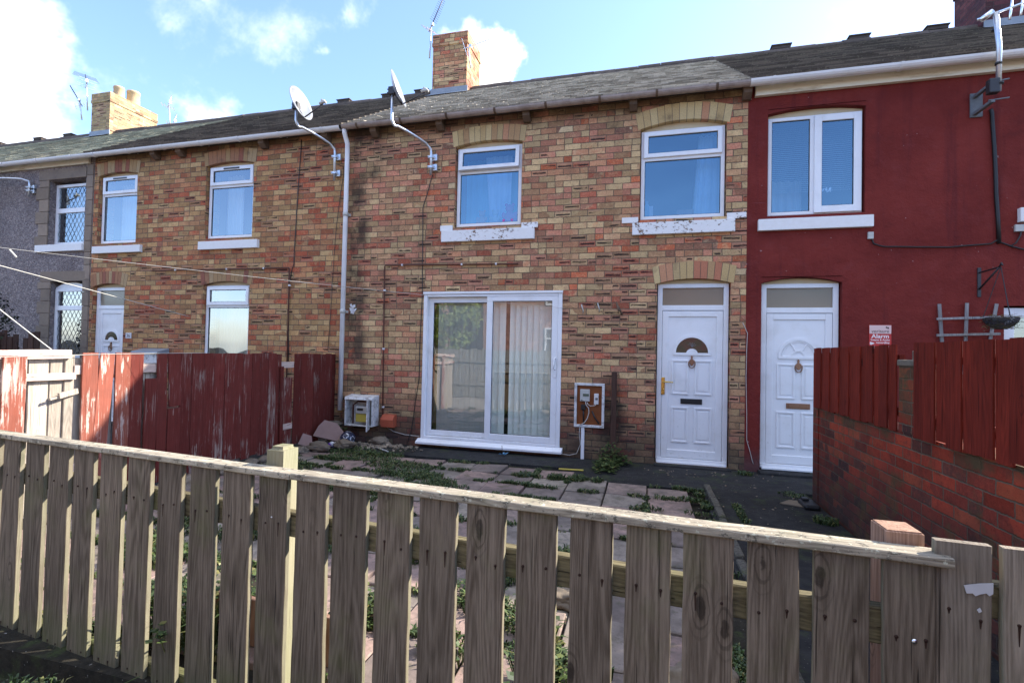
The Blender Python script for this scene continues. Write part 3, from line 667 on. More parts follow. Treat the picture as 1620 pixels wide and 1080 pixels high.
def arch(parent, x0, x1, spring, crown, ext, nb, m, y=WY, ov=.035, mort=True, depth=.1):
    """segmental arch of voussoirs; intrados springs at (x0,spring),(x1,spring), crown in the middle, ring depth ext"""
    xc = (x0+x1)/2; hw = (x1-x0)/2; rise = max(.02, crown-spring); R = (hw*hw+rise*rise)/(2*rise); zc = crown-R
    half = math.asin(hw/R); g = MB(); h2 = half+ov/R*0+.0
    tot = 2*half; half2 = half*(1+ov/hw)
    for k in range(nb):
        a0 = -half2+2*half2*k/nb; a1 = -half2+2*half2*(k+1)/nb; e = .0035/R
        ja, jb = rnd.uniform(-.006, .006), rnd.uniform(-.004, .008); sp_ = .55
        p = [(xc+R*math.sin(a0+e), zc+R*math.cos(a0+e)), (xc+R*math.sin(a1-e), zc+R*math.cos(a1-e)), (xc+R*math.sin(a1-e)+ext*sp_*math.sin(a1), zc+R*math.cos(a1-e)+ext+jb*.4), (xc+R*math.sin(a0+e)+ext*sp_*math.sin(a0), zc+R*math.cos(a0+e)+ext+jb)]
        g.prism(p, y-.004-rnd.uniform(0, .003), y+depth, 'y', 0)
    o = g.build('arch', m, parent)
    if mort:
        g = MB(); pts = []
        for k in range(13): a = -half2+2*half2*k/12; pts.append((xc+R*math.sin(a), zc+(R+.002)*math.cos(a)))
        for k in range(13): a = half2-2*half2*k/12; pts.append((xc+R*math.sin(a)+(ext-.004)*.55*math.sin(a), zc+R*math.cos(a)+ext-.006))
        g.prism(pts, y-.0012, y+depth-.01, 'y'); mo = g.build('arch_mortar', M['mortar'] if mort is True else mort, parent)
    return o
def arch_head(g, x0, x1, zb, spring, crown, y0, y1, mi=0):
    """board filling the head of an arched opening above the frame"""
    xc = (x0+x1)/2; hw = (x1-x0)/2; rise = crown-spring; R = (hw*hw+rise*rise)/(2*rise); zc = crown-R; half = math.asin(hw/R)
    pts = [(x1, zb), (x0, zb)]
    for k in range(11): a = -half+2*half*k/10; pts.append((xc+R*math.sin(a), zc+R*math.cos(a)))
    g.prism(pts, y0, y1, 'y', mi)
def frame(g, x0, x1, z0, z1, w, y0, y1, mi=0, ch=.006):
    g.box(x0, x0+w, y0, y1, z0, z1, mi, ch=ch); g.box(x1-w, x1, y0, y1, z0, z1, mi, ch=ch)
    g.box(x0+w-.002, x1-w+.002, y0+.0005, y1-.001, z1-w, z1-.0007, mi, ch=ch); g.box(x0+w-.002, x1-w+.002, y0+.0005, y1-.001, z0+.0007, z0+w, mi, ch=ch)
def pane(x0, x1, z0, z1, y, m, parent, name='pane'):
    g = MB(); g.add([(x0, y, z0), (x1, y, z0), (x1, y, z1), (x0, y, z1)], [(0, 1, 2, 3)]); return g.build(name, m, parent)
def seal(g, x0, x1, z0, z1, y, mi=1, w=.007):
    g.box(x0, x0+w, y-.006, y+.004, z0, z1, mi); g.box(x1-w, x1, y-.006, y+.004, z0, z1, mi); g.box(x0+w, x1-w, y-.006, y+.004, z0, z0+w, mi); g.box(x0+w, x1-w, y-.006, y+.004, z1-w, z1, mi)
def window_top(parent, x0, x1, z0, z1, zt, m=None, gm=None, y=WY+.06, open_top=0., label=None, crown=None, vent=False):
    """casement with a small top light above a fixed pane; zt = transom height"""
    m = m or M['pvc']; gm = gm or M['glass_blue']
    g = MB(); frame(g, x0, x1, z0, z1, .05, y, y+.07); g.box(x0+.048, x1-.048, y+.001, y+.069, zt-.028, zt+.028, 0, ch=.006)
    seal(g, x0+.05, x1-.05, z0+.05, zt-.028, y+.022)
    if crown: arch_head(g, x0+.0, x1, z1, z1+.012, crown, y+.02, y+.05, 2)
    w = g.build('window', [m, M['seal'], M['cream']], parent)
    # opening sash
    s = MB(); a, b, c, d = x0+.035, x1-.035, zt+.012, z1-.02
    frame(s, a, b, c, d, .058, y-.028, y+.03); seal(s, a+.058, b-.058, c+.058, d-.058, y-.004)
    if vent: s.box((a+b)/2-.16, (a+b)/2+.16, y-.038, y-.028, d-.042, d-.02, 1)
    if open_top:
        piv = Vector((0, y, d)); Rm = Matrix.Translation(piv) @ Matrix.Rotation(-open_top, 4, 'X') @ Matrix.Translation(-piv)
        s.v = [tuple(Rm @ Vector(p)) for p in s.v]
    so_ = s.build('sash', [m, M['seal']], w)
    p2 = MB(); p2.add([(a+.055, y-.001, c+.055), (b-.055, y-.001, c+.055), (b-.055, y-.001, d-.055), (a+.055, y-.001, d-.055)], [(0, 1, 2, 3)])
    if open_top: p2.v = [tuple(Rm @ Vector(p)) for p in p2.v]
    p2.build('pane', gm, w)
    pane(x0+.048, x1-.048, z0+.048, zt-.026, y+.024, gm, w)
    return w
def sill(parent, x0, x1, z0, z1, m, ears=None, y=WY, proj=.055):
    g = MB(); g.box(x0, x1, y-proj, y+.075, z0, z1, ch=.006)
    if ears:
        for (a, b, c, d) in ears: g.box(a, b, y-proj*.5, y+.02, c, d, ch=.005)
    return g.build('sill', m, parent)
def drape(x0, x1, z0, z1, y, m, parent, name='curtain', folds=8, amp=.02, x0t=None, x1t=None, nseg=5):
    """pleated curtain; x0t/x1t = extents at the top"""
    x0t = x0 if x0t is None else x0t; x1t = x1 if x1t is None else x1t
    n_ = folds*6; g = MB(); vs = []; fs = []; ph = rnd.random()*6
    for j in range(nseg+1):
        t = j/nseg; z = z0+(z1-z0)*t; a = x0+(x0t-x0)*t; b = x1+(x1t-x1)*t
        for i in range(n_+1):
            f = i/n_; vs.append((a+(b-a)*f, y+amp*math.sin(f*folds*2*math.pi+ph)+amp*.4*math.sin(f*folds*3.1+ph*2+t), z))
    for j in range(nseg):
        for i in range(n_): k = j*(n_+1)+i; fs.append((k, k+1, k+n_+2, k+n_+1))
    g.add(vs, fs, 0, None, True); return g.build(name, m, parent)

def panel_mould(g, x0, x1, z0, z1, y, mi=0):
    """raised moulding rectangle on a door leaf plus a fielded centre"""
    w = .022
    g.box(x0, x1, y-.012, y+.001, z0, z0+w, mi, ch=.004); g.box(x0, x1, y-.012, y+.001, z1-w, z1, mi, ch=.004)
    g.box(x0, x0+w, y-.0115, y+.001, z0+w-.003, z1-w+.003, mi, ch=.004); g.box(x1-w, x1, y-.0115, y+.001, z0+w-.003, z1-w+.003, mi, ch=.004)
    g.box(x0+.045, x1-.045, y-.006, y+.001, z0+.05, z1-.05, mi, ch=.003)
def fan_ring(g, xc, zc, r0, r1, y0, y1, mi=0, a0=0, a1=math.pi, seg=20):
    for k in range(seg):
        p = a0+(a1-a0)*k/seg; q = a0+(a1-a0)*(k+1)/seg
        g.prism([(xc+r0*math.cos(p), zc+r0*math.sin(p)), (xc+r1*math.cos(p), zc+r1*math.sin(p)), (xc+r1*math.cos(q), zc+r1*math.sin(q)), (xc+r0*math.cos(q), zc+r0*math.sin(q))], y0, y1, 'y', mi)
def door(parent, x0, x1, z0, z1, zt, crown, label, y=WY+.07, letter='dark', glass_fan=True, knocker=True, handle=True, number=None, fanm=None):
    g = MB(); w = .062
    g.box(x0, x0+w, y, y+.07, z0, z1, ch=.006); g.box(x1-w, x1, y, y+.07, z0, z1, ch=.006)
    g.box(x0+w-.002, x1-w+.002, y+.0005, y+.069, z1-.055, z1-.0006, ch=.006); g.box(x0+w-.002, x1-w+.002, y+.0005, y+.069, zt-.04, zt+.03, ch=.006)
    g.box(x0+.001, x1-.001, y-.01, y+.07, z0-.035, z0+.03, ch=.008)
    g.box(x0+.012, x1-.012, y-.05, y-.012, z0-.04, z0-.012, 0, ch=.006)
    arch_head(g, x0, x1, z1, z1+.01, crown, y+.015, y+.06, 1)
    d = g.build('door', [M['pvc'], M['cream']], parent)
    if label: lab(d, label)
    pane(x0+w-.002, x1-w+.002, zt+.028, z1-.052, y+.03, M['frost2'], d, 'fanlight')
    a, b, c, t = x0+w+.004, x1-w-.004, z0+.034, zt-.044; l = MB()
    lw = .078
    l.box(a, a+lw, y+.006, y+.062, c, t, ch=.005); l.box(b-lw, b, y+.006, y+.062, c, t, ch=.005)
    l.box(a+lw-.001, b-lw+.001, y+.007, y+.061, t-lw, t-.001, ch=.005); l.box(a+lw-.001, b-lw+.001, y+.007, y+.061, c+.001, c+.105, ch=.005)
    l.box(a+lw-.004, b-lw+.004, y+.022, y+.05, c+.1, t-lw+.004)
    fy = y+.022; A, B = a+lw, b-lw; xc = (A+B)/2; wd = B-A; H = t-c
    zf = c+H*.715; rf = wd*.335
    fan_ring(l, xc, zf, rf, rf+.035, fy-.012, fy+.001)
    l.box(xc-rf-.035, xc+rf+.035, fy-.0135, fy+.001, zf-.036, zf-.001, ch=.003)
    if not glass_fan:
        for an in (.33, .66): 
            l.beam((xc+.07*math.cos(math.pi*an), fy-.004, zf+.07*math.sin(math.pi*an)), (xc+rf*math.cos(math.pi*an), fy-.004, zf+rf*math.sin(math.pi*an)), (0, 1, 0), .01, .014, .002, 1, 0)
        fan_ring(l, xc, zf, .06, .075, fy-.010, fy+.001); fan_ring(l, xc, zf, rf*.97, rf*.91, fy-.008, fy+.001)
    else:
        fan_ring(l, xc, zf-.02, .0, .075, fy-.013, fy+.001)
    pw = wd*.36
    for (p0, p1) in ((xc-wd*.42, xc-wd*.42+pw), (xc+wd*.42-pw, xc+wd*.42)):
        panel_mould(l, p0, p1, c+H*.43, c+H*.665, fy); panel_mould(l, p0, p1, c+H*.105, c+H*.345, fy)
    leaf = l.build('leaf', M['pvc'], d)
    if glass_fan:
        q = MB(); pts = [(xc+rf*math.cos(math.pi*k/18), zf+rf*math.sin(math.pi*k/18)) for k in range(19)]
        q.prism(pts, fy-.003, fy-.0005, 'y'); q.build('fan_glass', M['fanglass'] if fanm is None else fanm, d)
    zl = c+H*.385; q = MB()
    if letter == 'dark': q.box(xc-.135, xc+.135, fy-.012, fy+.0, zl-.035, zl+.035, ch=.004); q.box(xc-.12, xc+.12, fy-.017, fy-.012, zl-.022, zl+.024, ch=.002); q.build('letterbox', M['dark'], d)
    else: q.box(xc-.135, xc+.135, fy-.012, fy+.0, zl-.035, zl+.035, ch=.004); q.box(xc-.11, xc+.11, fy-.017, fy-.012, zl-.02, zl+.02, ch=.002); q.build('letterbox', M['bronze'], d)
    if knocker:
        q = MB(); zk = zf-.14
        q.prism([(xc, zk+.105), (xc-.014, zk+.08), (xc-.008, zk+.06), (xc-.032, zk+.035), (xc-.028, zk), (xc-.008, zk-.03), (xc+.008, zk-.03), (xc+.028, zk), (xc+.032, zk+.035), (xc+.008, zk+.06), (xc+.014, zk+.08)], fy-.018, fy-.0, 'y')
        q.tube([(xc+.042*math.cos(a_), fy-.02, zk+.0+.06*math.sin(a_)) for a_ in [math.pi*(.85+1.3*k/12) for k in range(13)]], .006, 6)
        q.build('knocker', M['bronze'], d)
    return d

def hinge_handle(d, x, z, y=WY+.07):
    q = MB(); q.box(x-.022, x+.022, y-.008, y+.006, z-.17, z+.06, ch=.006)
    q.tube([(x, y-.008, z), (x, y-.055, z)], .011, 10); q.tube([(x, y-.052, z), (x+.05, y-.056, z+.002), (x+.125, y-.05, z-.002)], [.011, .009, .008], 8)
    q.tube([(x, y-.014, z-.1), (x, y-.006, z-.1)], .01, 10)
    q.build('handle', M['brass'], d)

# ---------- house C, the middle brick house
HC = thing('terraced_house', 'mixed red and buff brick terraced house with sliding patio door and buff tiled roof', 'house', 'terraced houses in the row')
opsC = [(-2.80, -1.77, 3.285, 4.555, 1.2), (-.115, .975, 3.265, 4.585, 1.2), (-3.245, -1.145, .10, 2.305, 2.2), (.130, 1.045, .02, 2.462, .8)]
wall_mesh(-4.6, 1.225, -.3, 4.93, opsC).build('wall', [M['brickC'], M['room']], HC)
roof(HC, -4.6, 1.225, .125, .19, .018, M['slateC'], .009, True, 5)
ridge_tiles(HC, -3.85, 1.2, [], seed=5)
gutter(HC, -4.62, 1.215, M['gutter_g'], step=.74)
arch(HC, -2.80, -1.77, 4.495, 4.550, .225, 13, M['arch'])
arch(HC, -.115, .975, 4.500, 4.584, .225, 13, M['arch'])
arch(HC, .130, 1.045, 2.400, 2.462, .225, 12, M['arch'])
w4 = window_top(HC, -2.785, -1.785, 3.293, 4.478, 4.115, M['pvc'], M['glass_blue'], open_top=.13, crown=4.548)
drape(-2.76, -1.8, 3.32, 4.42, WY+.42, M['net_teal'], w4, 'net_curtain', 9, .012)
drape(-2.33, -2.02, 3.32, 4.42, WY+.31, M['curtain_blue'], w4, 'curtain', 4, .012, -2.42, -2.0)
sill(w4, -2.98, -1.56, 3.058, 3.225, M['sill_peel'], [(-3.01, -2.815, 3.228, 3.31), (-1.755, -1.515, 3.222, 3.30)])
w5 = window_top(HC, -.105, .962, 3.274, 4.488, 4.105, M['pvc'], M['glass_blue'], crown=4.582)
drape(.58, .93, 3.30, 4.46, WY+.30, M['curtain_blue'], w5, 'curtain', 4, .02, .66, .94)
sill(w5, -.205, 1.08, 3.052, 3.215, M['sill_peel'], [(-.345, -.13, 3.222, 3.30), (.985, 1.215, 3.222, 3.30)])
dC = door(HC, .142, 1.033, .055, 2.40, 2.085, 2.458, 'white panelled front door with brass handle and black letterbox', letter='dark')
hinge_handle(dC, .228, 1.09)
q = MB(); q.box(.12, 1.06, WY-.12, WY+.2, -.05, .018, ch=.01); q.build('door_step', M['concrete'], HC)
# patio door
p = MB()
X0, X1, Z0, Z1 = -3.247, -1.142, .128, 2.318
p.box(X0-.008, X1+.008, WY-.035, WY+.1, Z1-.035, Z1, ch=.005)
p.box(X0, X0+.055, WY-.02, WY+.1, Z0, Z1-.036, ch=.006); p.box(X1-.055, X1, WY-.02, WY+.1, Z0, Z1-.036, ch=.006)
p.box(X0+.056, X1-.056, WY-.018, WY+.1, Z0, Z0+.04, ch=.006); p.box(X0+.056, X1-.056, WY-.018, WY+.1, Z1-.075, Z1-.037, ch=.006)
p.prism([(WY-.11, .058), (WY-.11, .085), (WY-.02, .127), (WY+.05, .127), (WY+.05, .058)], X0-.04, X1+.04, 'x')
pd = p.build('patio_door', M['pvc'], HC)
xm = -2.215
s = MB(); frame(s, X0+.056, xm+.05, Z0+.045, Z1-.078, .078, WY+.05, WY+.095); seal(s, X0+.134, xm-.028, Z0+.123, Z1-.156, WY+.07); s.build('fixed_leaf', [M['pvc'], M['seal']], pd)
pane(X0+.13, xm-.024, Z0+.12, Z1-.152, WY+.072, M['glass_patio'], pd)
s = MB(); frame(s, xm-.035, X1-.056, Z0+.042, Z1-.055, .088, WY-.012, WY+.04); seal(s, xm+.053, X1-.144, Z0+.13, Z1-.143, WY+.012); s.build('sliding_leaf', [M['pvc'], M['seal']], pd)
pane(xm+.05, X1-.141, Z0+.127, Z1-.14, WY+.014, M['glass_patio'], pd)
s = MB(); s.tube([(-1.225, WY-.012, 1.36), (-1.235, WY-.055, 1.36), (-1.24, WY-.055, 1.22), (-1.225, WY-.012, 1.21)], .011, 8); s.box(-1.245, -1.205, WY-.02, WY-.012, 1.10, 1.38, ch=.003); s.build('handle', M['pvc'], pd)
# vertical blind and curtains behind the glass
def vblind(a, b, z0, z1, y, m, parent, step=.089, tilt=.35):
    g = MB(); x = a
    while x < b:
        t = tilt+rnd.uniform(-.15, .15); hx, hy = .046*math.cos(t), .046*math.sin(t)
        g.add([(x-hx, y-hy, z0), (x+hx, y+hy, z0), (x+hx, y+hy, z1), (x-hx, y-hy, z1)], [(0, 1, 2, 3)]); x += step
    return g.build('vertical_blind', m, parent)
vblind(-3.02, -2.66, .2, 2.22, WY+.15, M['curtain_pale'], pd); vblind(-2.58, -1.98, .2, 2.22, WY+.15, M['curtain_pale'], pd); vblind(-1.89, -1.26, .2, 2.22, WY+.15, M['curtain_pale'], pd)
drape(-3.22, -3.04, .16, 2.24, WY+.17, M['curtain_green'], pd, 'curtain', 3, .03); drape(-1.36, -1.16, .16, 2.24, WY+.19, M['curtain_green'], pd, 'curtain', 3, .03)
drape(-2.66, -2.60, .16, 2.24, WY+.22, M['curtain_green'], pd, 'curtain', 1, .02)
# corbels
for x in (-4.13, -3.03, -1.70, -.215, 1.2):
    g = MB(); g.prism([(WY+.02, 4.74), (WY-.05, 4.745), (WY-.13, 4.80), (WY-.14, 4.90), (WY+.02, 4.90)], x-.05, x+.05, 'x', 0); g.build('corbel', M['corbel'], HC)
g = MB(); g.box(-4.6, 1.22, WY-.17, WY-.02, 4.905, 4.93); g.build('eaves_board', M['blackmetal'], HC)
g = MB()   # terracotta air brick
g.box(-1.03, -.86, WY-.006, WY+.02, .10, .26)
for k in range(7): g.box(-1.015, -.875, WY-.012, WY-.006, .112+k*.02, .121+k*.02)
g.build('air_brick', M['corbel'], HC)

# chimney C
def chimney(parent, x0, x1, y0, y1, z0, z1, m, over=True, flash=True, pots=()):
    g = MB(); g.box(x0, x1, y0, y1, z0, z1-.26)
    e = .018
    g.box(x0-e, x1+e, y0-e, y1+e, z1-.26, z1-.18); g.box(x0-e*1.6, x1+e*1.6, y0-e*1.6, y1+e*1.6, z1-.18, z1-.09) if over else None
    g.box(x0-e*.6, x1+e*.6, y0-e*.6, y1+e*.6, z1-(.09 if over else .18), z1)
    c = g.build('chimney', m, parent)
    if flash:
        f = MB(); zf = RG_Z-(RG_Y-y0)*.6237
        f.box(x0-.03, x1+.03, y0-.018, y0-.002, zf-.02, zf+.14); f.add([(x0-.05, y0-.012, zf+.03), (x1+.05, y0-.012, zf+.03), (x1+.08, y0-.22, zf-.10), (x0-.08, y0-.22, zf-.10)], [(0, 1, 2, 3)])
        f.build('flashing', M['leadsheet'], c)
    for (px_, py_, r, h) in pots:
        f = MB(); prof = [(r*1.02, 0), (r*1.0, h*.1), (r*.96, h*.82), (r*1.02, h*.84), (r*1.03, h*.95), (r*.98, h), (r*.8, h), (r*.8, h*.7)]
        vs = []; fs = []; sg = 20
        for (a, b) in prof:
            for k in range(sg): vs.append((px_+a*math.cos(2*math.pi*k/sg), py_+a*math.sin(2*math.pi*k/sg), z1+b))
        for i in range(len(prof)-1):
            for k in range(sg): fs.append((i*sg+k, i*sg+(k+1) % sg, (i+1)*sg+(k+1) % sg, (i+1)*sg+k))
        f.add(vs, fs, 0, None, True); f.build('chimney_pot', M['pot'], c)
    return c
chimney(HC, -4.69, -3.88, 10.14, 11.0, 6.6, 8.46, M['brickC'], over=False)

# ---------- house B, left brick house
HB = thing('terraced_house', 'redder brick terraced house with dark tiled roof left of the white downpipe', 'house', 'terraced houses in the row')
opsB = [(-9.91, -8.97, 3.285, 4.60), (-7.425, -6.43, 3.285, 4.60), (-7.41, -6.44, 1.1, 2.545), (-9.96, -9.18, .02, 2.545)]
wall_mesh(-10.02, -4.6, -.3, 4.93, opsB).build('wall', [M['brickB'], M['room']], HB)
roof(HB, -10.02, -4.6, .19, .30, .030, M['slateB'], .004, False, 6)
ridge_tiles(HB, -10.0, -4.72, [-5.1, -5.95, -7.15], seed=6)
gutter(HB, -10.05, -4.66, M['gutter_w'], z=4.90, step=.8)
for (a, b, s_, c_) in ((-9.91, -8.97, 4.55, 4.60), (-7.425, -6.43, 4.55, 4.60), (-7.41, -6.44, 2.485, 2.545), (-9.96, -9.18, 2.485, 2.545)):
    arch(HB, a, b, s_, c_, .225, 12, M['archB'])
w2 = window_top(HB, -9.89, -8.985, 3.293, 4.545, 4.20, gm=M['glass_pale'], crown=4.597, vent=True); sill(w2, -9.95, -8.80, 3.095, 3.225, M['sill'])
drape(-9.85, -9.0, 3.3, 4.5, WY+.4, M['curtain_pale'], w2, 'net_curtain', 12, .012)
w3 = window_top(HB, -7.407, -6.445, 3.293, 4.545, 4.20, gm=M['glass_pale'], crown=4.597, vent=True); sill(w3, -7.50, -6.275, 3.088, 3.228, M['sill'])
drape(-7.36, -7.0, 3.3, 4.5, WY+.4, M['curtain_pale'], w3, 'net_curtain', 5, .012)
w7 = window_top(HB, -7.395, -6.455, 1.16, 2.478, 2.125, crown=2.542, gm=M['glass'])
drape(-7.35, -6.48, 1.15, 2.10, WY+.33, M['curtain_pale'], w7, 'vertical_blind', 12, .012); sill(w7, -7.5, -6.3, .98, 1.11, M['sill'])
dB = door(HB, -9.945, -9.195, .055, 2.475, 2.115, 2.54, 'white front door with half-round light, partly hidden by the red fence', letter='bronze', knocker=True)
q = MB(); q.box(-9.98, -9.16, WY-.12, WY+.2, -.05, .018, ch=.01); q.build('door_step', M['concrete'], HB)
for x in (-8.50, -7.93, -6.20, -5.0):
    g = MB(); g.prism([(WY+.02, 4.74), (WY-.05, 4.745), (WY-.13, 4.80), (WY-.14, 4.90), (WY+.02, 4.90)], x-.055, x+.055, 'x', 0); g.build('corbel', M['corbel'], HB)
g = MB(); g.box(-10.0, -4.6, WY-.17, WY-.02, 4.897, 4.922); g.build('eaves_board', M['blackmetal'], HB)

# ---------- house A, pebbledashed
HA = thing('terraced_house', 'grey pebbledashed terraced house with leaded windows at the left end of the row', 'house', 'terraced houses in the row')
opsA = [(-11.17, -10.235, 3.30, 4.56), (-11.03, -10.17, 1.1, 2.60), (-14.6, -13.6, 3.3, 4.6)]
wall_mesh(-15.2, -10.02, -.3, 4.93, opsA).build('wall', [M['pebble'], M['room']], HA)
roof(HA, -15.2, -10.02, .17, .25, .012, M['slateA'], .004, True, 8)
g_ = roof(HA, -20.6, -15.2, .17, .25, .012, M['slateA'], .004, True, 9)
ridge_tiles(HA, -20.5, -10.05, [-19.1, -17.4, -16.2], seed=8)
gutter(HA, -16, -10.05, M['gutter_w'], z=4.90, step=.9)
g = MB(); g.box(-16, -10.13, WY-.045, WY-.005, 4.80, 4.945); g.build('fascia', M['fascia'], HA)
g = MB(); z = 0.   # quoin strip by the party line and around the windows
while z < 4.78:
    h = rnd.uniform(.2, .28); h = min(h, 4.79-z); w_ = .155+rnd.uniform(-.006, .012)
    g.box(-10.03-w_, -10.035, WY-.022, WY+.01, z+.004, z+h-.004, ch=.004); z += h
for (a, b, c, d) in ((-11.17, -10.235, 3.30, 4.56), (-11.03, -10.17, 1.1, 2.60)):
    z = c-.05; k = 0
    while z < d:
        h = min(.235, d-z); w_ = .24 if k % 2 else .33
        g.box(a-w_, a, WY-.02, WY+.01, z+.004, z+h-.004, ch=.004)
        z += h; k += 1
    g.box(a-.26, b+.03, WY-.024, WY+.01, d+.001, d+.19, ch=.004)
g.build('quoin', M['quoin'], HA)
g = MB(); z_ = WY+.19
g.box(-11.175, -11.171, WY+.0, WY+.28, 3.3, 4.56)
g.build('reveal', M['reveal_grey'], HA)
def leaded(parent, x0, x1, z0, z1, zt, y, gm):
    g = MB(); frame(g, x0, x1, z0, z1, .055, y, y+.06); g.box(x0+.05, x1-.05, y+.001, y+.059, zt-.045, zt+.045, 0, ch=.006)
    w = g.build('window', M['pvc'], parent)
    for (c, d) in ((z0+.055, zt-.045), (zt+.045, z1-.055)):
        pane(x0+.05, x1-.05, c-.003, d+.003, y+.03, gm, w)
    l = MB(); s_ = .105
    for (c, d) in ((z0+.055, zt-.045), (zt+.045, z1-.055)):
        a, b = x0+.055, x1-.055
        for sg in (1, -1):
            k = -12
            while k < 26:
                # lines z = c + sg*1.6*(x - xk)
                xk = a+k*s_; pts = []
                for (xx) in (a, b):
                    zz = c+sg*1.6*(xx-xk)
                    if c <= zz <= d: pts.append((xx, zz))
                for zz in (c, d):
                    xx = xk+(zz-c)/(sg*1.6)
                    if a < xx < b: pts.append((xx, zz))
                if len(pts) >= 2:
                    (p0, q0), (p1, q1) = pts[0], pts[-1]
                    if abs(p0-p1)+abs(q0-q1) > .02: l.tube([(p0, y+.026, q0), (p1, y+.026, q1)], .0024, 4)
                k += 1
    l.build('leading', M['lead'], w)
    return w
wa = leaded(HA, -11.165, -10.24, 3.32, 4.50, 3.99, WY+.11, M['glass_pale']); sill(wa, -11.42, -10.20, 3.165, 3.298, M['sill'], proj=.06)
drape(-11.1, -10.3, 3.35, 4.4, WY+.42, M['curtain_pale'], wa, 'net_curtain', 8, .012)
wb_ = leaded(HA, -11.02, -10.18, 1.15, 2.47, 2.10, WY+.07, M['glass'])
q = MB(); arch_head(q, -11.02, -10.18, 2.472, 2.49, 2.59, WY+.08, WY+.12); q.build('head_board', M['pvc'], wb_)
chimney(HA, -15.0, -14.33, 10.24, 11.6, 6.6, 8.36, M['brickY'], over=False, pots=[(-14.55, 10.62, .13, .34), (-14.48, 10.98, .16, .38)])

# ---------- house D, red render
HD = thing('terraced_house', 'dark red rendered terraced house with white door at the right', 'house', 'terraced houses in the row')
opsD = [(1.462, 2.548, 3.235, 4.60, 1.2), (1.405, 2.31, .02, 2.455, .8), (3.93, 5.2, .9, 2.09), (4.25, 5.3, 3.2, 4.5)]
wall_mesh(1.225, 7.0, -.3, 4.93, opsD).build('wall', [M['red_render'], M['room']], HD)
roof(HD, 1.225, 7.0, .165, .30, .032, M['slateB'], .003, False, 12)
ridge_tiles(HD, 1.2, 7.0, [2.42, 3.73, 4.95], seed=12)
gutter(HD, 1.215, 7.0, M['gutter_w'], z=4.91, r=.066, step=1.35)
g = MB(); g.box(1.30, 7.0, WY-.06, WY-.004, 4.775, 4.935); g.build('fascia', M['fascia'], HD)
for (a, b, s_, c_) in ((1.462, 2.548, 4.545, 4.598), (1.405, 2.31, 2.385, 2.454)):
    xc = (a+b)/2; g = MB(); hw = (b-a)/2; rise = c_-s_; Rr = (hw*hw+rise*rise)/(2*rise); zc = c_-Rr; hf = math.asin(hw/Rr)
    pts = [(b, c_+.01), (a, c_+.01)]+[(xc+Rr*math.sin(-hf+2*hf*k/14), zc+Rr*math.cos(-hf+2*hf*k/14)) for k in range(15)]
    g.prism(pts, WY-.0, WY+.1, 'y'); g.build('arch', M['red_render'], HD)
# two-light window
g = MB(); y = WY+.06; a, b, c, d = 1.476, 2.534, 3.252, 4.512; xm2 = 1.99
frame(g, a, b, c, d, .045, y, y+.07); g.box(xm2-.03, xm2+.03, y+.001, y+.069, c+.04, d-.04, ch=.005)
seal(g, a+.045, xm2-.03, c+.045, d-.045, y+.022); arch_head(g, a-.008, b+.008, d, d+.03, 4.594, y+.02, y+.05, 2)
w6 = g.build('window', [M['pvc'], M['seal'], M['cream']], HD)
s = MB(); frame(s, xm2+.012, b-.012, c+.012, d-.012, .085, y-.026, y+.03); seal(s, xm2+.097, b-.097, c+.097, d-.097, y-.004); s.build('sash', [M['pvc'], M['seal']], w6)
pane(a+.042, xm2-.027, c+.042, d-.042, y+.024, M['glass_blue'], w6); pane(xm2+.094, b-.094, c+.094, d-.094, y-.001, M['glass_blue'], w6)
def hblind(a, b, z0, z1, y, parent, step=.026, m=None):
    g = MB(); z = z0
    while z < z1: g.add([(a, y-.009, z), (b, y-.009, z), (b, y+.009, z+.012), (a, y+.009, z+.012)], [(0, 1, 2, 3)]); z += step
    return g.build('blind', m or M['blind'], parent)
hblind(1.50, 2.50, 3.62, 4.48, WY+.33, w6)
drape(1.5, 1.96, 3.28, 3.8, WY+.42, M['blind'], w6, 'curtain', 5, .02)
sill(w6, 1.352, 2.622, 3.045, 3.19, M['sill'])
dD = door(HD, 1.418, 2.295, .075, 2.383, 2.05, 2.45, 'white front door with moulded fan panel and bronze letterbox', letter='bronze', glass_fan=False)
q = MB(); q.box(1.38, 2.6, WY-.16, WY+.2, -.05, .03, ch=.01); q.build('door_step', M['concrete'], HD)
g = MB(); frame(g, 3.94, 5.19, .93, 2.07, .11, WY+.04, WY+.1); w8 = g.build('window', M['pvc'], HD); pane(4.04, 5.09, 1.03, 1.97, WY+.07, M['glass'], w8)
hblind(3.98, 5.15, .95, 2.05, WY+.34, w8, .045, M['cream'])
g = MB(); frame(g, 4.26, 5.29, 3.23, 4.48, .06, WY+.06, WY+.13); w9 = g.build('window', M['pvc'], HD); pane(4.31, 5.24, 3.28, 4.43, WY+.1, M['glass_blue'], w9); sill(w9, 4.055, 5.45, 3.035, 3.195, M['sill'])
chimney(HD, 5.52, 6.35, 10.2, 11.0+.1, 6.6, 8.5, M['brickP'], over=True)

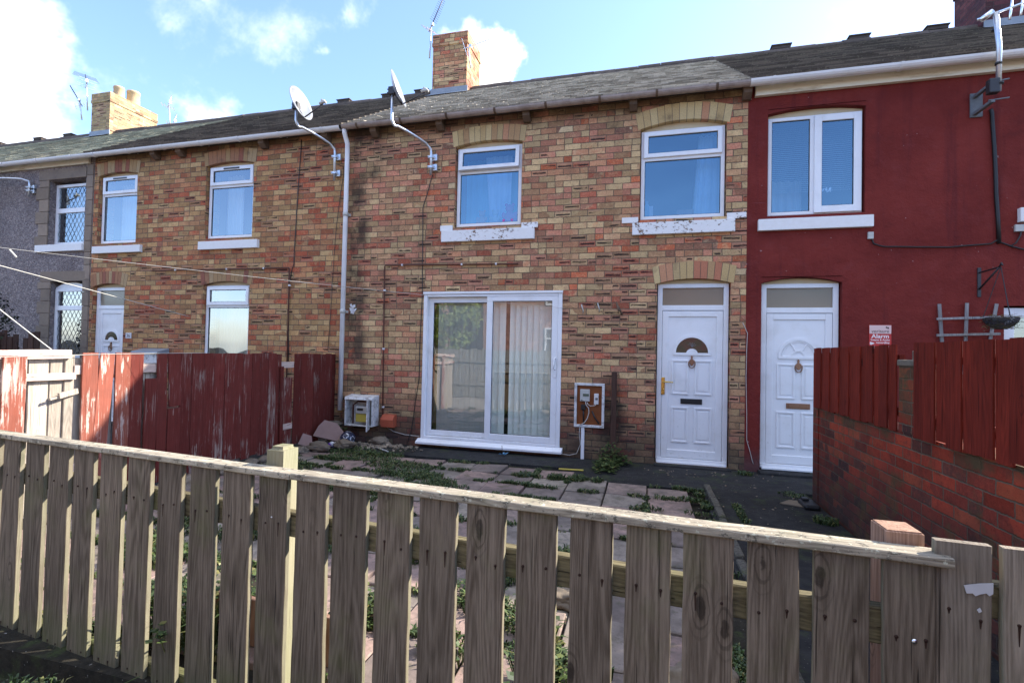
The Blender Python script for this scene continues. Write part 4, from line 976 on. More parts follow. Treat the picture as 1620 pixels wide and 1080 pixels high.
# ------------------------------------------------------------------ writing
def text_mesh(body, size, loc, m, parent, name='lettering', ext=.0008, align='LEFT', sx=1., bold=0.):
    c = bpy.data.curves.new(name, 'FONT'); c.body = body; c.size = size; c.extrude = ext; c.align_x = align; c.offset = bold
    o = bpy.data.objects.new(name, c); COL.objects.link(o)
    dg = bpy.context.evaluated_depsgraph_get(); me = bpy.data.meshes.new_from_object(o.evaluated_get(dg))
    bpy.data.objects.remove(o)
    Rx = Matrix.Translation(loc) @ Matrix.Rotation(math.pi/2, 4, 'X') @ Matrix.Diagonal((sx, 1, 1, 1)); me.transform(Rx)
    me.materials.clear(); me.materials.append(m)
    r = bpy.data.objects.new(name, me); COL.objects.link(r)
    if parent: r.parent = parent
    return r
sg = thing('alarm_sign', 'small red and pale pink alarm company sign on the dark red wall', 'sign')
g = MB(); g.box(2.594, 2.826, WY-.008, WY-.0005, 1.575, 1.862, ch=.002); g.build('plate', M['signred'], sg)
g = MB(); g.box(2.597, 2.823, WY-.0100, WY-.0085, 1.758, 1.859); g.build('header', M['signpale'], sg)
text_mesh('verisure', .056, (2.71, WY-.0108, 1.770), M['signdark'], sg, align='CENTER')
g = MB()
g.prism([(2.765, 1.842), (2.778, 1.846), (2.783, 1.834), (2.796, 1.838), (2.800, 1.818), (2.786, 1.814), (2.782, 1.826), (2.768, 1.822)], WY-.0115, WY-.0102, 'y'); g.build('emblem', M['signdark'], sg)
text_mesh('Alarm', .066, (2.71, WY-.0088, 1.706), M['signtext'], sg, align='CENTER', sx=1.12, bold=.0016)
text_mesh('Images & Audio', .031, (2.71, WY-.0088, 1.674), M['signtext'], sg, align='CENTER', bold=.0006)
text_mesh('recording', .036, (2.735, WY-.0088, 1.640), M['signtext'], sg, align='CENTER', bold=.0006)
g = MB(); g.prism([(2.602, 1.632), (2.604, 1.660), (2.640, 1.650), (2.652, 1.640), (2.612, 1.622)], WY-.0098, WY-.0086, 'y'); g.box(2.61, 2.80, WY-.0098, WY-.0086, 1.602, 1.612); g.box(2.61, 2.72, WY-.0098, WY-.0086, 1.585, 1.592); g.build('symbol', M['signtext'], sg)
npb = thing('house_number_plate', 'small white number 36 plate beside the far white door', 'number plate')
g = MB(); g.box(-9.10, -8.97, WY-.014, WY-.0005, 1.54, 1.64, ch=.004); g.build('plate', M['whitepanel'], npb)
text_mesh('36', .085, (-9.035, WY-.016, 1.562), M['signdark'], npb, align='CENTER')
g = MB(); fx, fz = (.142+1.033)/2, .055+.034+(2.085-.044-.055-.034)*.715+.095
for k in range(5):
    a = math.pi*(.1+.2*k); g.tube([(fx, WY+.0885, fz-.02), (fx+.03*math.cos(a-.3), WY+.0885, fz+.03*math.sin(a-.3)), (fx+.055*math.cos(a), WY+.0885, fz+.04*math.sin(a))], .003, 5)
g.build('leading', M['lead'], dC)

# ------------------------------------------------------------------ things on the walls
# downpipe
t = thing('downpipe', 'tall white plastic downpipe between the two brick houses', 'pipe')
g = MB(); g.tube([(-4.60, WY-.17, 4.86), (-4.60, WY-.16, 4.80), (-4.60, WY-.075, 4.66), (-4.60, WY-.07, 4.4), (-4.60, WY-.07, .48)], .036, 14); g.build('pipe', M['pvc'], t)
for z in (3.55, 2.02):
    g = MB(); g.tube([(-4.60, WY-.07, z-.03), (-4.60, WY-.07, z+.03)], .043, 14); g.box(-4.655, -4.545, WY-.03, WY-.001, z-.02, z+.02); g.build('bracket', M['greyplastic'], t)
# brown conduits
def conduit(label, pts, m, r=.011, clips=()):
    t = thing('conduit', label, 'pipe', None)
    g = MB(); g.tube(pts, r, 8); g.build('pipe', m, t)
    for c in clips: g = MB(); g.box(c[0]-.014, c[0]+.014, WY-.035, WY-.001, c[1]-.014, c[1]+.014, ch=.003); g.build('clip', M['pvc'], t)
    return t
conduit('thin brown conduit running above the patio door and down to the red box', [(-1.79, WY-.025, 2.708), (-3.0, WY-.025, 2.725), (-3.905, WY-.025, 2.738), (-3.915, WY-.025, 2.72), (-3.90, WY-.025, 1.5), (-3.88, WY-.025, .42)], M['brownpipe'], clips=[(-3.62, 2.735), (-2.65, 2.72), (-2.12, 2.714), (-3.91, 2.35), (-3.90, 1.45), (-3.88, .56)])
conduit('thin dark conduit above the ground floor window of the left brick house', [(-8.53, WY-.025, 2.752), (-5.66, WY-.025, 2.738), (-5.645, WY-.025, 2.72), (-5.63, WY-.025, .6)], M['brownpipe'], clips=[(-8.0, 2.752), (-6.9, 2.745), (-6.15, 2.742), (-5.64, 2.45)])
def cable(label, pts, m, r=.006, name='cable'):
    g = MB(); g.tube(pts, r, 6); return tag(g.build(name, m), label, 'cable')
def sagpts(pts, n_=5, w=.006):
    out = []
    for a, b in zip(pts[:-1], pts[1:]):
        for k in range(n_):
            f = k/n_; p = Vector(a).lerp(Vector(b), f); out.append((p.x+rnd.uniform(-w, w), p.y, p.z+rnd.uniform(-w, w)))
    out.append(pts[-1]); return out
cable('black cable hanging from the right satellite dish down beside the patio door', sagpts([(-3.16, WY-.012, 4.1), (-3.30, WY-.012, 3.6), (-3.285, WY-.012, 2.2), (-3.30, WY-.012, 1.0), (-3.40, WY-.012, .25), (-3.45, WY-.03, .03)]), M['cable'])
cable('black cable running down the left brick house from the eaves', sagpts([(-5.50, WY-.012, 4.84), (-5.53, WY-.012, 4.1), (-5.58, WY-.012, 2.8), (-5.66, WY-.012, 2.45), (-5.62, WY-.012, 1.2)]), M['cable'])
cable('thin black cable down from the left satellite dish bracket', sagpts([(-4.80, WY-.012, 4.37), (-4.70, WY-.012, 4.34), (-4.70, WY-.012, 4.2), (-4.80, WY-.012, 3.4), (-4.89, WY-.012, 1.4)]), M['cable'], .004)
cable('thick black cable down the red wall from the aerial bracket', sagpts([(3.80, WY-.018, 4.36), (3.815, WY-.018, 4.2), (3.875, WY-.018, 2.80)], 5, .003), M['cable'], .02)
cable('black cable looping left across the red wall under the window', sagpts([(3.875, WY-.018, 2.85), (3.80, WY-.018, 2.80), (3.40, WY-.018, 2.775), (2.75, WY-.018, 2.80), (2.635, WY-.018, 2.84), (2.60, WY-.018, 2.93)], 4, .002), M['cable'], .009)
cable('black cable running right across the red wall towards the upper window sill', sagpts([(3.875, WY-.018, 2.82), (4.0, WY-.018, 2.76), (4.12, WY-.018, 2.72), (4.5, WY-.018, 2.66)], 4, .002), M['cable'], .009)
cable('short black loop of cable up to the box beside the upper sill', [(3.98, WY-.018, 2.765), (4.03, WY-.02, 2.80), (4.07, WY-.02, 2.88), (4.08, WY-.02, 2.95)], M['cable'], .008)
cable('thin pale cable hanging down the red wall beside the brick', sagpts([(1.19, WY-.012, 1.88), (1.24, WY-.02, 1.75), (1.235, WY-.012, 1.2), (1.25, WY-.012, .4), (1.33, WY-.012, .1)], 5, .004), M['cable_w'], .004)
cable('thin white cable trailing from the red box to the patio door', sagpts([(-3.86, WY-.015, .28), (-3.7, WY-.015, .20), (-3.5, WY-.015, .16), (-3.26, WY-.02, .15)], 4, .002), M['cable_w'], .005)
cable('white cable looping from the meter cupboard to the patio door sill', [(-.86, WY-.04, .46), (-.87, WY-.03, .34), (-.85, WY-.03, .20), (-.90, WY-.03, .07), (-1.0, WY-.03, .04), (-1.12, WY-.03, .05)], M['cable_w'], .005)
g = MB(); g.box(2.57, 2.63, WY-.03, WY-.0005, 2.90, 2.985, ch=.004); tag(g.build('junction_box', M['greyplastic']), 'tiny grey junction box on the red wall under the window', 'box')
g = MB(); g.box(4.02, 4.12, WY-.03, WY-.0005, 2.93, 3.01, ch=.004); tag(g.build('junction_box', M['greyplastic']), 'small grey junction box at the right edge under the upper sill', 'box')
# gas meter box, door hanging open
t = thing('gas_meter_box', 'grimy white gas meter box with its side flap open beside the downpipe', 'meter box')
x0, x1, z0, z1, yb, yf = -4.43, -3.96, .27, .70, WY-.001, WY-.20
g = MB(); th = .016
g.box(x0, x1, yb-.012, yb, z0, z1, ch=.003); g.box(x0, x0+th, yf, yb-.012, z0, z1, ch=.004); g.box(x1-th, x1, yf, yb-.012, z0, z1, ch=.004)
g.box(x0+th, x1-th, yf, yb-.012, z0, z0+th, ch=.004); g.prism([(yf-.01, z1-.03), (yf+.01, z1+.01), (yb-.012, z1+.035), (yb-.012, z1-.02)], x0-.004, x1+.004, 'x')
g.build('casing', M['dirtywhite'], t)
g = MB(); g.beam((x1-.03, yf-.06, z0-.045), (x1-.03, yf-.06, z1-.01), (.35, -.9, 0), .25, .014, .003, 3, .001); g.build('door', M['dirtywhite'], t)
g = MB(); g.box(-4.26, -4.06, yf+.03, yf+.12, .33, .52, ch=.012); g.build('meter', M['yellow'], t)
g = MB(); g.box(-4.25, -4.07, yf+.015, yf+.10, .46, .57, ch=.01); g.box(-4.215, -4.125, yf+.010, yf+.016, .51, .54); mm = g.build('meter_head', M['greyplastic'], t)
g = MB(); g.box(-4.22, -4.12, yf+.006, yf+.0095, .508, .543); g.build('display', M['dark'], mm)
g = MB(); g.tube([(-4.33, yf+.08, .3), (-4.33, yf+.08, .58), (-4.25, yf+.08, .64), (-4.1, yf+.08, .64), (-4.08, yf+.08, .55)], .014, 8); g.build('pipe', M['brownpipe'], t)
# red box
g = MB(); g.prism([(WY-.001, .27), (WY-.11, .27), (WY-.12, .38), (WY-.07, .45), (WY-.001, .455)], -3.86, -3.655, 'x'); g.box(-3.90, -3.845, WY-.07, WY-.001, .30, .40, ch=.004)
tag(g.build('red_cable_box', M['redplastic']), 'faded red plastic box low on the wall beside the gas meter', 'box')
# electricity cupboard
t = thing('electric_meter_cupboard', 'open white electricity meter cupboard right of the patio door', 'meter box')
x0, x1, z0, z1, yf = -.945, -.535, .435, 1.04, WY-.045
g = MB(); frame(g, x0, x1, z0, z1, .035, yf, WY+.0, ch=.005); g.build('frame', M['dirtywhite'], t)
g = MB(); g.box(x0+.03, x1-.03, WY-.012, WY-.001, z0+.03, z1-.03); g.build('backboard', M['hardboard'], t)
g = MB(); g.box(-.865, -.735, WY-.05, WY-.012, .79, .955, ch=.006); mt = g.build('meter', M['greyplastic'], t)
g = MB(); g.box(-.825, -.745, WY-.054, WY-.050, .86, .895); g.box(-.85, -.83, WY-.054, WY-.050, .80, .81); g.build('display', M['lcd'], mt)
g = MB(); g.box(-.675, -.615, WY-.045, WY-.012, .755, .90, ch=.006); mt = g.build('isolator', M['pvc_old'], t)
g = MB(); g.box(-.655, -.643, WY-.049, WY-.045, .815, .845); g.box(-.638, -.626, WY-.049, WY-.045, .815, .845); g.build('switch', M['dark'], mt)
g = MB(); g.box(-.85, -.79, WY-.05, WY-.012, .67, .745, ch=.006); g.tube([(-.82, WY-.03, .68), (-.815, WY-.03, .6), (-.81, WY-.025, .47)], .011, 6); g.tube([(-.70, WY-.03, .66), (-.66, WY-.03, .57), (-.60, WY-.03, .49)], .011, 6); g.build('fuse', M['dark'], t)
g = MB(); g.tube([(-.79, WY-.04, .79), (-.78, WY-.045, .74), (-.745, WY-.045, .70), (-.74, WY-.045, .64), (-.76, WY-.045, .56), (-.80, WY-.045, .50), (-.87, WY-.05, .455)], .0065, 6)
g.tube([(-.77, WY-.04, .78), (-.755, WY-.045, .75), (-.72, WY-.045, .73), (-.66, WY-.045, .74), (-.645, WY-.04, .76)], .005, 6); g.build('wire', M['cable_w'], t)
g = MB(); g.box(-.845, -.80, WY-.035, WY-.001, -.01, .433, ch=.006); tag(g.build('conduit', M['pvc']), 'short white trunking running from the meter cupboard to the ground', 'pipe')
g = MB(); g.beam((-.41, WY-.07, -.03), (-.408, WY-.035, 1.20), (1, 0, 0), .07, .04, .004, 5, .001); tag(g.build('wooden_stake', M['wood_dark']), 'dark wooden stake leaning against the wall beside the meter cupboard', 'post')
# hooks on the wall right of the patio door
for k, (x, z, l_) in enumerate([(-.86, 2.06, 'first pale wire hook from the patio door on the brick wall'), (-.64, 2.08, 'second pale wire hook from the patio door on the brick wall')]):
    g = MB(); g.tube([(x-.01, WY-.002, z+.06), (x-.008, WY-.05, z+.05), (x+.015, WY-.05, z-.02), (x+.01, WY-.01, z-.06)], .008, 6); tag(g.build('wall_hook', M['greyplastic']), l_, 'hook', 'wire hooks on the brick wall')
g = MB(); g.tube([(-.40, WY-.002, 2.15), (-.39, WY-.06, 2.12), (-.34, WY-.06, 2.03), (-.32, WY-.01, 1.98)], .012, 6); g.tube([(-.39, WY-.05, 2.12), (-.36, WY-.08, 2.02)], .014, 6); tag(g.build('wall_hook', M['corbel']), 'rusty brown wall hook left of the middle front door', 'hook')
# grey meter box at house B
t = thing('meter_box', 'low white meter box on the far brick wall behind the red fence', 'meter box')
g = MB(); g.box(-8.66, -8.13, WY-.2, WY-.001, .75, 1.28, ch=.01); g.build('casing', M['dirtywhite'], t)
g = MB(); g.prism([(WY-.23, 1.285), (WY-.22, 1.315), (WY-.001, 1.37), (WY-.001, 1.285)], -8.69, -8.10, 'x'); g.build('lid', M['leadsheet'], t)

# satellite dishes
def dish(label, c, nrm, roll_, wallx, z0, z1, low, armdir, W_=.30, H_=.34):
    t = thing('satellite_dish', label, 'satellite dish', 'satellite dishes under the eaves')
    nrm = Vector(nrm).normalized(); c = Vector(c); r = nrm.cross(Vector((0, 0, 1))).normalized(); u = r.cross(nrm)
    g = MB(); vs = []; fs = []; rings = 8; sg = 40
    for i in range(rings+1):
        f = i/rings
        for k in range(sg):
            a = 2*math.pi*k/sg; vs.append(c+r*W_*f*math.cos(a)+u*H_*f*math.sin(a)+nrm*.075*(f*f-1))
    for i in range(rings):
        for k in range(sg): fs.append((i*sg+k, i*sg+(k+1) % sg, (i+1)*sg+(k+1) % sg, (i+1)*sg+k))
    o = len(vs)
    for k in range(sg):
        a = 2*math.pi*k/sg; vs.append(c+r*(W_+.004)*math.cos(a)+u*(H_+.004)*math.sin(a)-nrm*.012)
    for k in range(sg): fs.append((rings*sg+k, rings*sg+(k+1) % sg, o+(k+1) % sg, o+k))
    g.add(vs, fs, 0, None, True); g.build('reflector', M['dishpaint'], t)
    b = c-nrm*.10; foc = c+nrm*.33-u*H_*.62
    g = MB(); g.tube([c-u*H_*.9-nrm*.03, foc-u*.03], .010, 8); g.tube([c-u*H_*.9-nrm*.03, b], .012, 8); g.build('feed_arm', M['blackmetal'], t)
    g = MB(); g.tube([foc-nrm*.05, foc+nrm*.03, foc+nrm*.05], [.022, .026, .018], 10); g.tube([foc, foc+u*.04, foc+nrm*.05-u*.03], .02, 8); g.build('receiver', M['greyplastic'], t)
    # mount and bent pole to the wall
    g = MB(); g.box(b.x-.05, b.x+.05, b.y-.04, b.y+.04, b.z-.06, b.z+.05, ch=.008); g.tube([b+Vector((-.08, 0, -.02)), b+Vector((.04, 0, .0))], .012, 6); g.tube([b+Vector((-.08, 0, .03)), b+Vector((.04, .02, .03))], .01, 6); g.build('mount', M['blackmetal'], t)
    wy = WY-.075
    pts = [Vector((b.x, b.y, b.z+.04)), Vector((b.x, b.y, low+.06))]
    P0 = Vector((b.x, b.y, low)); P1 = Vector((wallx, wy, z1+.03))
    for k in range(1, 6): f = k/6; pts.append(Vector((b.x, b.y, low+.06)).lerp(P0+(P1-P0)*.12, f)+Vector((0, 0, -.04*math.sin(f*math.pi))))
    pts += [P0+(P1-P0)*f+Vector((0, 0, .02*math.sin(f*3))) for f in (.14, .4, .65, .85)]
    pts += [Vector((wallx-.01, wy, z1)), Vector((wallx, wy, z1-.06)), Vector((wallx, wy, z0))]
    g = MB(); g.tube(pts, .019, 10); g.build('pole', M['steel'], t)
    for z in (z0+.12, z1-.12):
        g = MB(); g.box(wallx-.03, wallx+.085, wy+.02, WY-.001, z-.05, z+.05, ch=.006); g.box(wallx-.045, wallx+.045, wy-.026, wy+.02, z-.018, z+.018, ch=.004)
        g.tube([(wallx-.035, wy-.05, z), (wallx-.035, wy+.04, z)], .006, 6); g.tube([(wallx+.035, wy-.05, z), (wallx+.035, wy+.04, z)], .006, 6); g.build('bracket', M['steel'], t)
    return t
dish('round grey satellite dish under the eaves left of the downpipe', (-5.02, 6.30, 5.09), (.95, -.03, .34), 0, -4.82, 4.10, 4.60, 4.78, None, .225, .26)
dish('narrower looking satellite dish seen edge-on, right of the downpipe', (-3.42, 6.30, 5.12), (.93, .17, .34), 0, -3.16, 4.07, 4.46, 4.63, None, .225, .26)
dish('grey satellite dish cut off by the left edge of the photo', (-12.25, 6.4, 4.68), (.85, -.3, .36), 0, -11.6, 4.25, 4.55, 4.5, None, .30, .34)

# aerials
def yagi(label, base, top, bdir, blen, n_el, el, refl=.16, m='alu', strut=None, group='rooftop aerials', second=None, fat=.004, vert=False):
    t = thing('television_aerial', label, 'aerial', group)
    base = Vector(base); top = Vector(top); bdir = Vector(bdir).normalized()
    g = MB(); g.tube([base, top], .016, 8)
    if strut: g.tube([Vector(strut), base.lerp(top, .35)], .01, 6)
    g.build('mast', M['steel'], t)
    ev = Vector((0, 0, 1)) if vert else bdir.cross(Vector((0, 0, 1))).normalized(); uv = ev.cross(bdir).normalized()
    g = MB(); g.tube([top-bdir*.12, top+bdir*blen], .010, 6); g.build('boom', M['blackmetal'] if m == 'black' else M['alu'], t)
    g = MB()
    for k in range(n_el):
        p = top+bdir*(.12+(blen-.15)*k/(max(1, n_el-1))); g.tube([p-ev*el*(1-.25*k/n_el), p+ev*el*(1-.25*k/n_el)], fat, 5)
    g.build('element', M['blackmetal'] if m == 'black' else M['alu'], t)
    g = MB()
    for sg in (1, -1):
        for j in (.06, .14):
            p = top-bdir*.08+uv*sg*j; g.tube([p-ev*refl, p+ev*refl], .006, 5)
    g.tube([top-bdir*.08-uv*.16, top-bdir*.08+uv*.16], .008, 5); g.box(*(c for p in zip(top+bdir*.05-Vector((.03, .03, .03)), top+bdir*.05+Vector((.03, .03, .03))) for c in p)); g.build('reflector', M['alu'], t)
    return t
yagi('dark pointed aerial tilted up on the left of the middle chimney', (-4.80, 10.2, 8.0), (-4.78, 10.2, 8.72), (.32, -.10, .52), .62, 12, .11, .15, 'black')
yagi('low aerial on the right face of the middle chimney', (-3.80, 10.16, 7.62), (-3.84, 10.10, 8.06), (.66, .1, .22), .58, 7, .12, .14, 'alu', None)
yagi('thin dark aerial above the left side of the far chimney', (-15.1, 10.2, 7.9), (-15.18, 10.2, 8.72), (-.5, .2, .85), .3, 5, .3, .2, 'black')
yagi('tangled dark lower aerial at the left side of the far chimney', (-15.15, 10.1, 7.6), (-15.25, 10.1, 8.1), (-.25, -.3, .7), .45, 8, .16, .18, 'black')
yagi('bright upper aerial beyond the right end of the far chimney', (-12.62, 10.6, 7.3), (-12.70, 10.6, 8.02), (.12, .1, .6), .25, 3, .13, .14, 'alu')
yagi('bright lower aerial beyond the right end of the far chimney', (-12.55, 10.7, 7.3), (-12.62, 10.7, 7.55), (.12, .1, .6), .25, 3, .13, .14, 'alu')
# pole aerial on the red house
t = thing('television_aerial', 'large bright aerial on a steel pole at the top right of the red house', 'aerial', 'rooftop aerials')
g = MB(); g.tube([(3.70, 6.62, 4.42), (3.695, 6.60, 4.9), (3.62, 6.52, 5.25)], .026, 12)
g.build('mast', M['steel'], t)
for z in (4.50, 4.72, 5.10): 
    g = MB(); x = 3.705-(z-4.5)*.08; g.tube([(x, 6.60, z-.012), (x, 6.60, z+.012)], .031, 12); g.build('strap', M['dark'], t)
g = MB(); g.box(3.60, 3.72, WY-.02, WY-.001, 4.28, 4.56, ch=.003); g.box(3.62, 3.66, 6.60, WY-.02, 4.30, 4.33); g.box(3.62, 3.66, 6.60, WY-.02, 4.50, 4.53); g.tube([(3.6, 6.6, 4.32), (3.82, 6.66, 4.36)], .008, 6); g.tube([(3.6, 6.6, 4.52), (3.82, 6.66, 4.57)], .008, 6); g.build('bracket', M['ironwork'], t)
g = MB(); g.box(3.60, 3.70, 6.58, 6.66, 4.40, 4.56, ch=.01); g.build('amplifier', M['blackmetal'], t)
g = MB(); bp = Vector((3.62, 6.52, 5.24)); bd = Vector((.9, -.38, .10)).normalized()
g.tube([bp-bd*.15, bp+bd*1.5], .014, 8); g.build('boom', M['alu'], t)
g = MB(); ev = Vector((.25, .3, .9)).normalized()
for k in range(16):
    p = bp+bd*(.12+.085*k); g.tube([p-ev*(.17-.004*k), p+ev*(.17-.004*k)], .011, 6)
g.build('element', M['alu'], t)
g = MB(); g.tube([bp-bd*.12+Vector((0, 0, -.02)), bp-bd*.02+Vector((0, 0, .03))], .03, 8); g.build('clamp', M['alu'], t)

# hanging basket, bracket, trellis
t = thing('basket_bracket', 'black iron wall bracket above the trellis on the red wall', 'bracket')
g = MB(); g.box(3.675, 3.71, WY-.012, WY-.001, 2.19, 2.53, ch=.003); g.build('back_plate', M['blackmetal'], t)
g = MB(); g.tube([(3.692, WY-.01, 2.47), (3.70, WY-.33, 2.48), (3.70, WY-.37, 2.52), (3.70, WY-.385, 2.49)], .009, 6); g.tube([(3.692, WY-.01, 2.28), (3.70, WY-.33, 2.475)], .011, 6); g.build('arm', M['blackmetal'], t)
t = thing('hanging_basket', 'dried-up hanging basket below the iron bracket', 'hanging basket')
bx, by, bz = 3.70, WY-.36, 1.90
g = MB()
for k in range(3):
    a = 2.1*k+.5; g.tube([(bx, by, 2.48), (bx+.14*math.cos(a), by+.14*math.sin(a), bz+.04)], .0045, 5)
g.build('chain', M['blackmetal'], t)
g = MB()
for k in range(9):
    rr_ = .145*math.sin(math.pi*(k+1)/18)**.6 if k < 9 else .14; zz = bz-.09+.11*k/8
    g.tube([(bx+rr_*math.cos(a), by+rr_*math.sin(a), zz) for a in [2*math.pi*j/20 for j in range(21)]], .006, 5)
g.build('wire_frame', M['blackmetal'], t)
g = MB()
for k in range(520):
    a = rnd.random()*6.28; rr_ = .15*math.sqrt(rnd.random()); zz = bz+rnd.uniform(-.09, .05)
    p = Vector((bx+rr_*math.cos(a), by+rr_*math.sin(a), zz)); a2 = a+rnd.uniform(1.0, 2.0); d = Vector((math.cos(a2), math.sin(a2), rnd.uniform(-.4, .4)))*rnd.uniform(.03, .09)
    s_ = Vector((rnd.uniform(-1, 1), rnd.uniform(-1, 1), rnd.uniform(-1, 1)))*.004
    g.add([p, p+s_, p+d+s_, p+d], [(0, 1, 2, 3)])
g.build('dead_plant', M['drygrass'], t)
t = thing('trellis', 'silver-grey wooden trellis leaning on the red wall above the fence', 'trellis')
for (a, b) in (((3.335, WY-.05, 1.3), (3.295, WY-.03, 2.11)), ((3.53, WY-.05, 1.3), (3.565, WY-.03, 2.12)), ((3.715, WY-.05, 1.3), (3.845, WY-.03, 2.11))):
    g = MB(); g.beam(a, b, (1, 0, 0), .034, .014, .002, 4, .001); g.build('upright', M['wood_trellis'], t)
for (z) in (1.945, 1.755, 1.5):
    g = MB(); g.beam((3.255, WY-.062, z-.012), (3.865, WY-.058, z+.012), (0, 0, 1), .028, .012, .002, 4, .001); g.build('crossbar', M['wood_trellis'], t)

# soft toys and things in the windows
def blob(g, c, r, mi=0, s=(1, 1, 1)):
    bm = bmesh.new(); bmesh.ops.create_icosphere(bm, subdivisions=2, radius=1); bmesh.ops.transform(bm, matrix=Matrix.Translation(c) @ Matrix.Diagonal((r*s[0], r*s[1], r*s[2], 1)), verts=bm.verts); g.bm(bm, mi, None, True)
def teddy(label, x, z, s, m):
    g = MB(); y = WY+.18
    blob(g, (x, y, z+.09*s), .07*s, 0, (1, .8, 1.15)); blob(g, (x, y, z+.2*s), .058*s)
    for q in (-1, 1): blob(g, (x+q*.045*s, y, z+.25*s), .022*s); blob(g, (x+q*.075*s, y-.02, z+.11*s), .028*s, 0, (1, 1, 1.5)); blob(g, (x+q*.055*s, y-.05, z+.03*s), .034*s, 0, (1, 1.4, 1))
    tag(g.build('soft_toy', m), label, 'soft toy', 'soft toys on the upstairs window ledge')
teddy('pink soft toy behind the upstairs window', -1.99, 3.34, 1.15, M['toypink']); teddy('white soft toy next to the pink one behind the upstairs window', -2.21, 3.34, .85, M['toywhite']); teddy('peach soft toy left of the white one behind the upstairs window', -2.42, 3.34, .85, M['toypeach'])
teddy('smaller pink soft toy at the right end of the upstairs window ledge', -1.85, 3.33, .7, M['toypink'])
g = MB(); g.tube([(-.02, WY+.2, 3.33), (-.02, WY+.2, 3.50), (-.02, WY+.2, 3.53), (-.02, WY+.2, 3.57)], [.04, .04, .018, .018], 12); tag(g.build('bottle', M['bluecloth']), 'pale blue bottle in the lower left corner of the window with the side curtain', 'bottle')
g = MB(); g.box(.015, .065, WY+.18, WY+.23, 3.33, 3.50, ch=.004); tag(g.build('carton', M['whitepanel']), 'small white carton beside the blue bottle behind the window', 'box')
g = MB(); g.box(.38, .60, WY+.25, WY+.33, 3.33, 3.45, ch=.01); tag(g.build('tissue_box', M['pinkslab']), 'pinkish box on the ledge beside the side curtain', 'box')
g = MB(); pts = [(2.062+.006*k+.012*math.sin(k*.9), WY+.12, 3.568+.020*math.sin(k*1.45+.4)*(1 if k < 15 else 1.6)) for k in range(28)]; g.tube(pts, .0075, 6)
tag(g.build('script_sign', M['screen']), 'small white script-shaped ornament behind the right light of the red house window', 'ornament')

# ------------------------------------------------------------------ foreground picket fence
def FY(x): return 1.885+(x+3.5)*(1.655-1.885)/2.2 if x < -1.3 else 1.655+(x+1.3)*(1.48-1.655)/2.2
def fdir(x): return Vector((1, (1.655-1.885)/2.2 if x < -1.3 else (1.48-1.655)/2.2, 0)).normalized()
fence = thing('picket_fence', 'weathered grey-brown timber fence with a flat cap rail in the foreground', 'fence')
pk = [(-3.245, -3.093), (-3.049, -2.895), (-2.849, -2.694), (-2.655, -2.505), (-2.454, -2.300), (-2.259, -2.109), (-2.06, -1.915), (-1.858, -1.712), (-1.673, -1.521), (-1.478, -1.332), (-1.290, -1.147), (-1.119, -.970), (-.927, -.788), (-.751, -.611), (-.572, -.437), (-.398, -.266), (-.222, -.092), (-.049, .081), (.115, .249), (.282, .409), (.443, .570), (.600, .708)]
pk = [(-3.84, -3.69), (-3.645, -3.49), (-3.445, -3.29)]+pk
def nails(g, x, y, z, r=.0045):
    d = fdir(x)
    for dx in (-.034, .034):
        e = dx+rnd.uniform(-.006, .006); q = x+e; zz = z+rnd.uniform(-.012, .012); yy = y+e*d.y/d.x-.001
        g.tube([(q, yy-.0012, zz), (q, yy+.006, zz)], r, 8, 1)
        dr = rnd.choice((0, 0, .012, .02, .05)); dr and g.add([(q-r*.8, yy-.0004, zz), (q+r*.8, yy-.0004, zz), (q+r*.2, yy-.0004, zz-dr), (q-r*.3, yy-.0004, zz-dr)], [(0, 1, 2, 3)], 1)
for i, (a, b) in enumerate(pk):
    xc = (a+b)/2; d = fdir(xc); g = MB(); nrm = Vector((-d.y, d.x, 0)); lean = rnd.uniform(-.0025, .0025)
    if i < 6: th = .022
    else: th = .021
    c0 = Vector((xc+rnd.uniform(-.002, .002), FY(xc), -.088+rnd.uniform(-.004, .010)))+nrm*(th/2); c1 = Vector((xc+lean, FY(xc), .926))+nrm*(th/2+rnd.uniform(-.001, .002))
    g.beam(c0, c1, d, (b-a)*1.0, th, .0022, 12, .0016)
    for z in (.745, -.02): nails(g, xc, FY(xc)+.0005, z)
    if i == len(pk)-1: g.tube([(xc+.01, FY(xc)-.003, .73), (xc+.01, FY(xc)+.004, .73)], .006, 10, 2)
    if i == 12: g.tube([(xc, FY(xc)-.002, .77), (xc, FY(xc)+.004, .77)], .003, 8, 2)
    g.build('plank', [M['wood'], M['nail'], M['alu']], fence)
for (a, b) in ((-3.9, -1.312), (-1.305, .742)):
    g = MB(); p0 = Vector((a, FY(a)+.024, .9385)); p1 = Vector((b, FY(b)+.024, .9385))
    if a > -2: p0.z += .003
    g.beam(p0, p1, (0, 1, 0), .074, .024, .003, 26, .0018); g.build('cap_rail', M['wood_cap'], fence)
for (z0, z1) in ((.695, .79), (-.065, .025)):
    for (a, b) in ((-3.9, -1.46), (-1.455, .72)):
        g = MB(); zc = (z0+z1)/2; g.beam((a, FY(a)+.022+.022, zc), (b, FY(b)+.022+.022, zc), (0, 0, 1), z1-z0, .04, .004, 10, .0015); g.build('rail', M['wood_h'], fence)
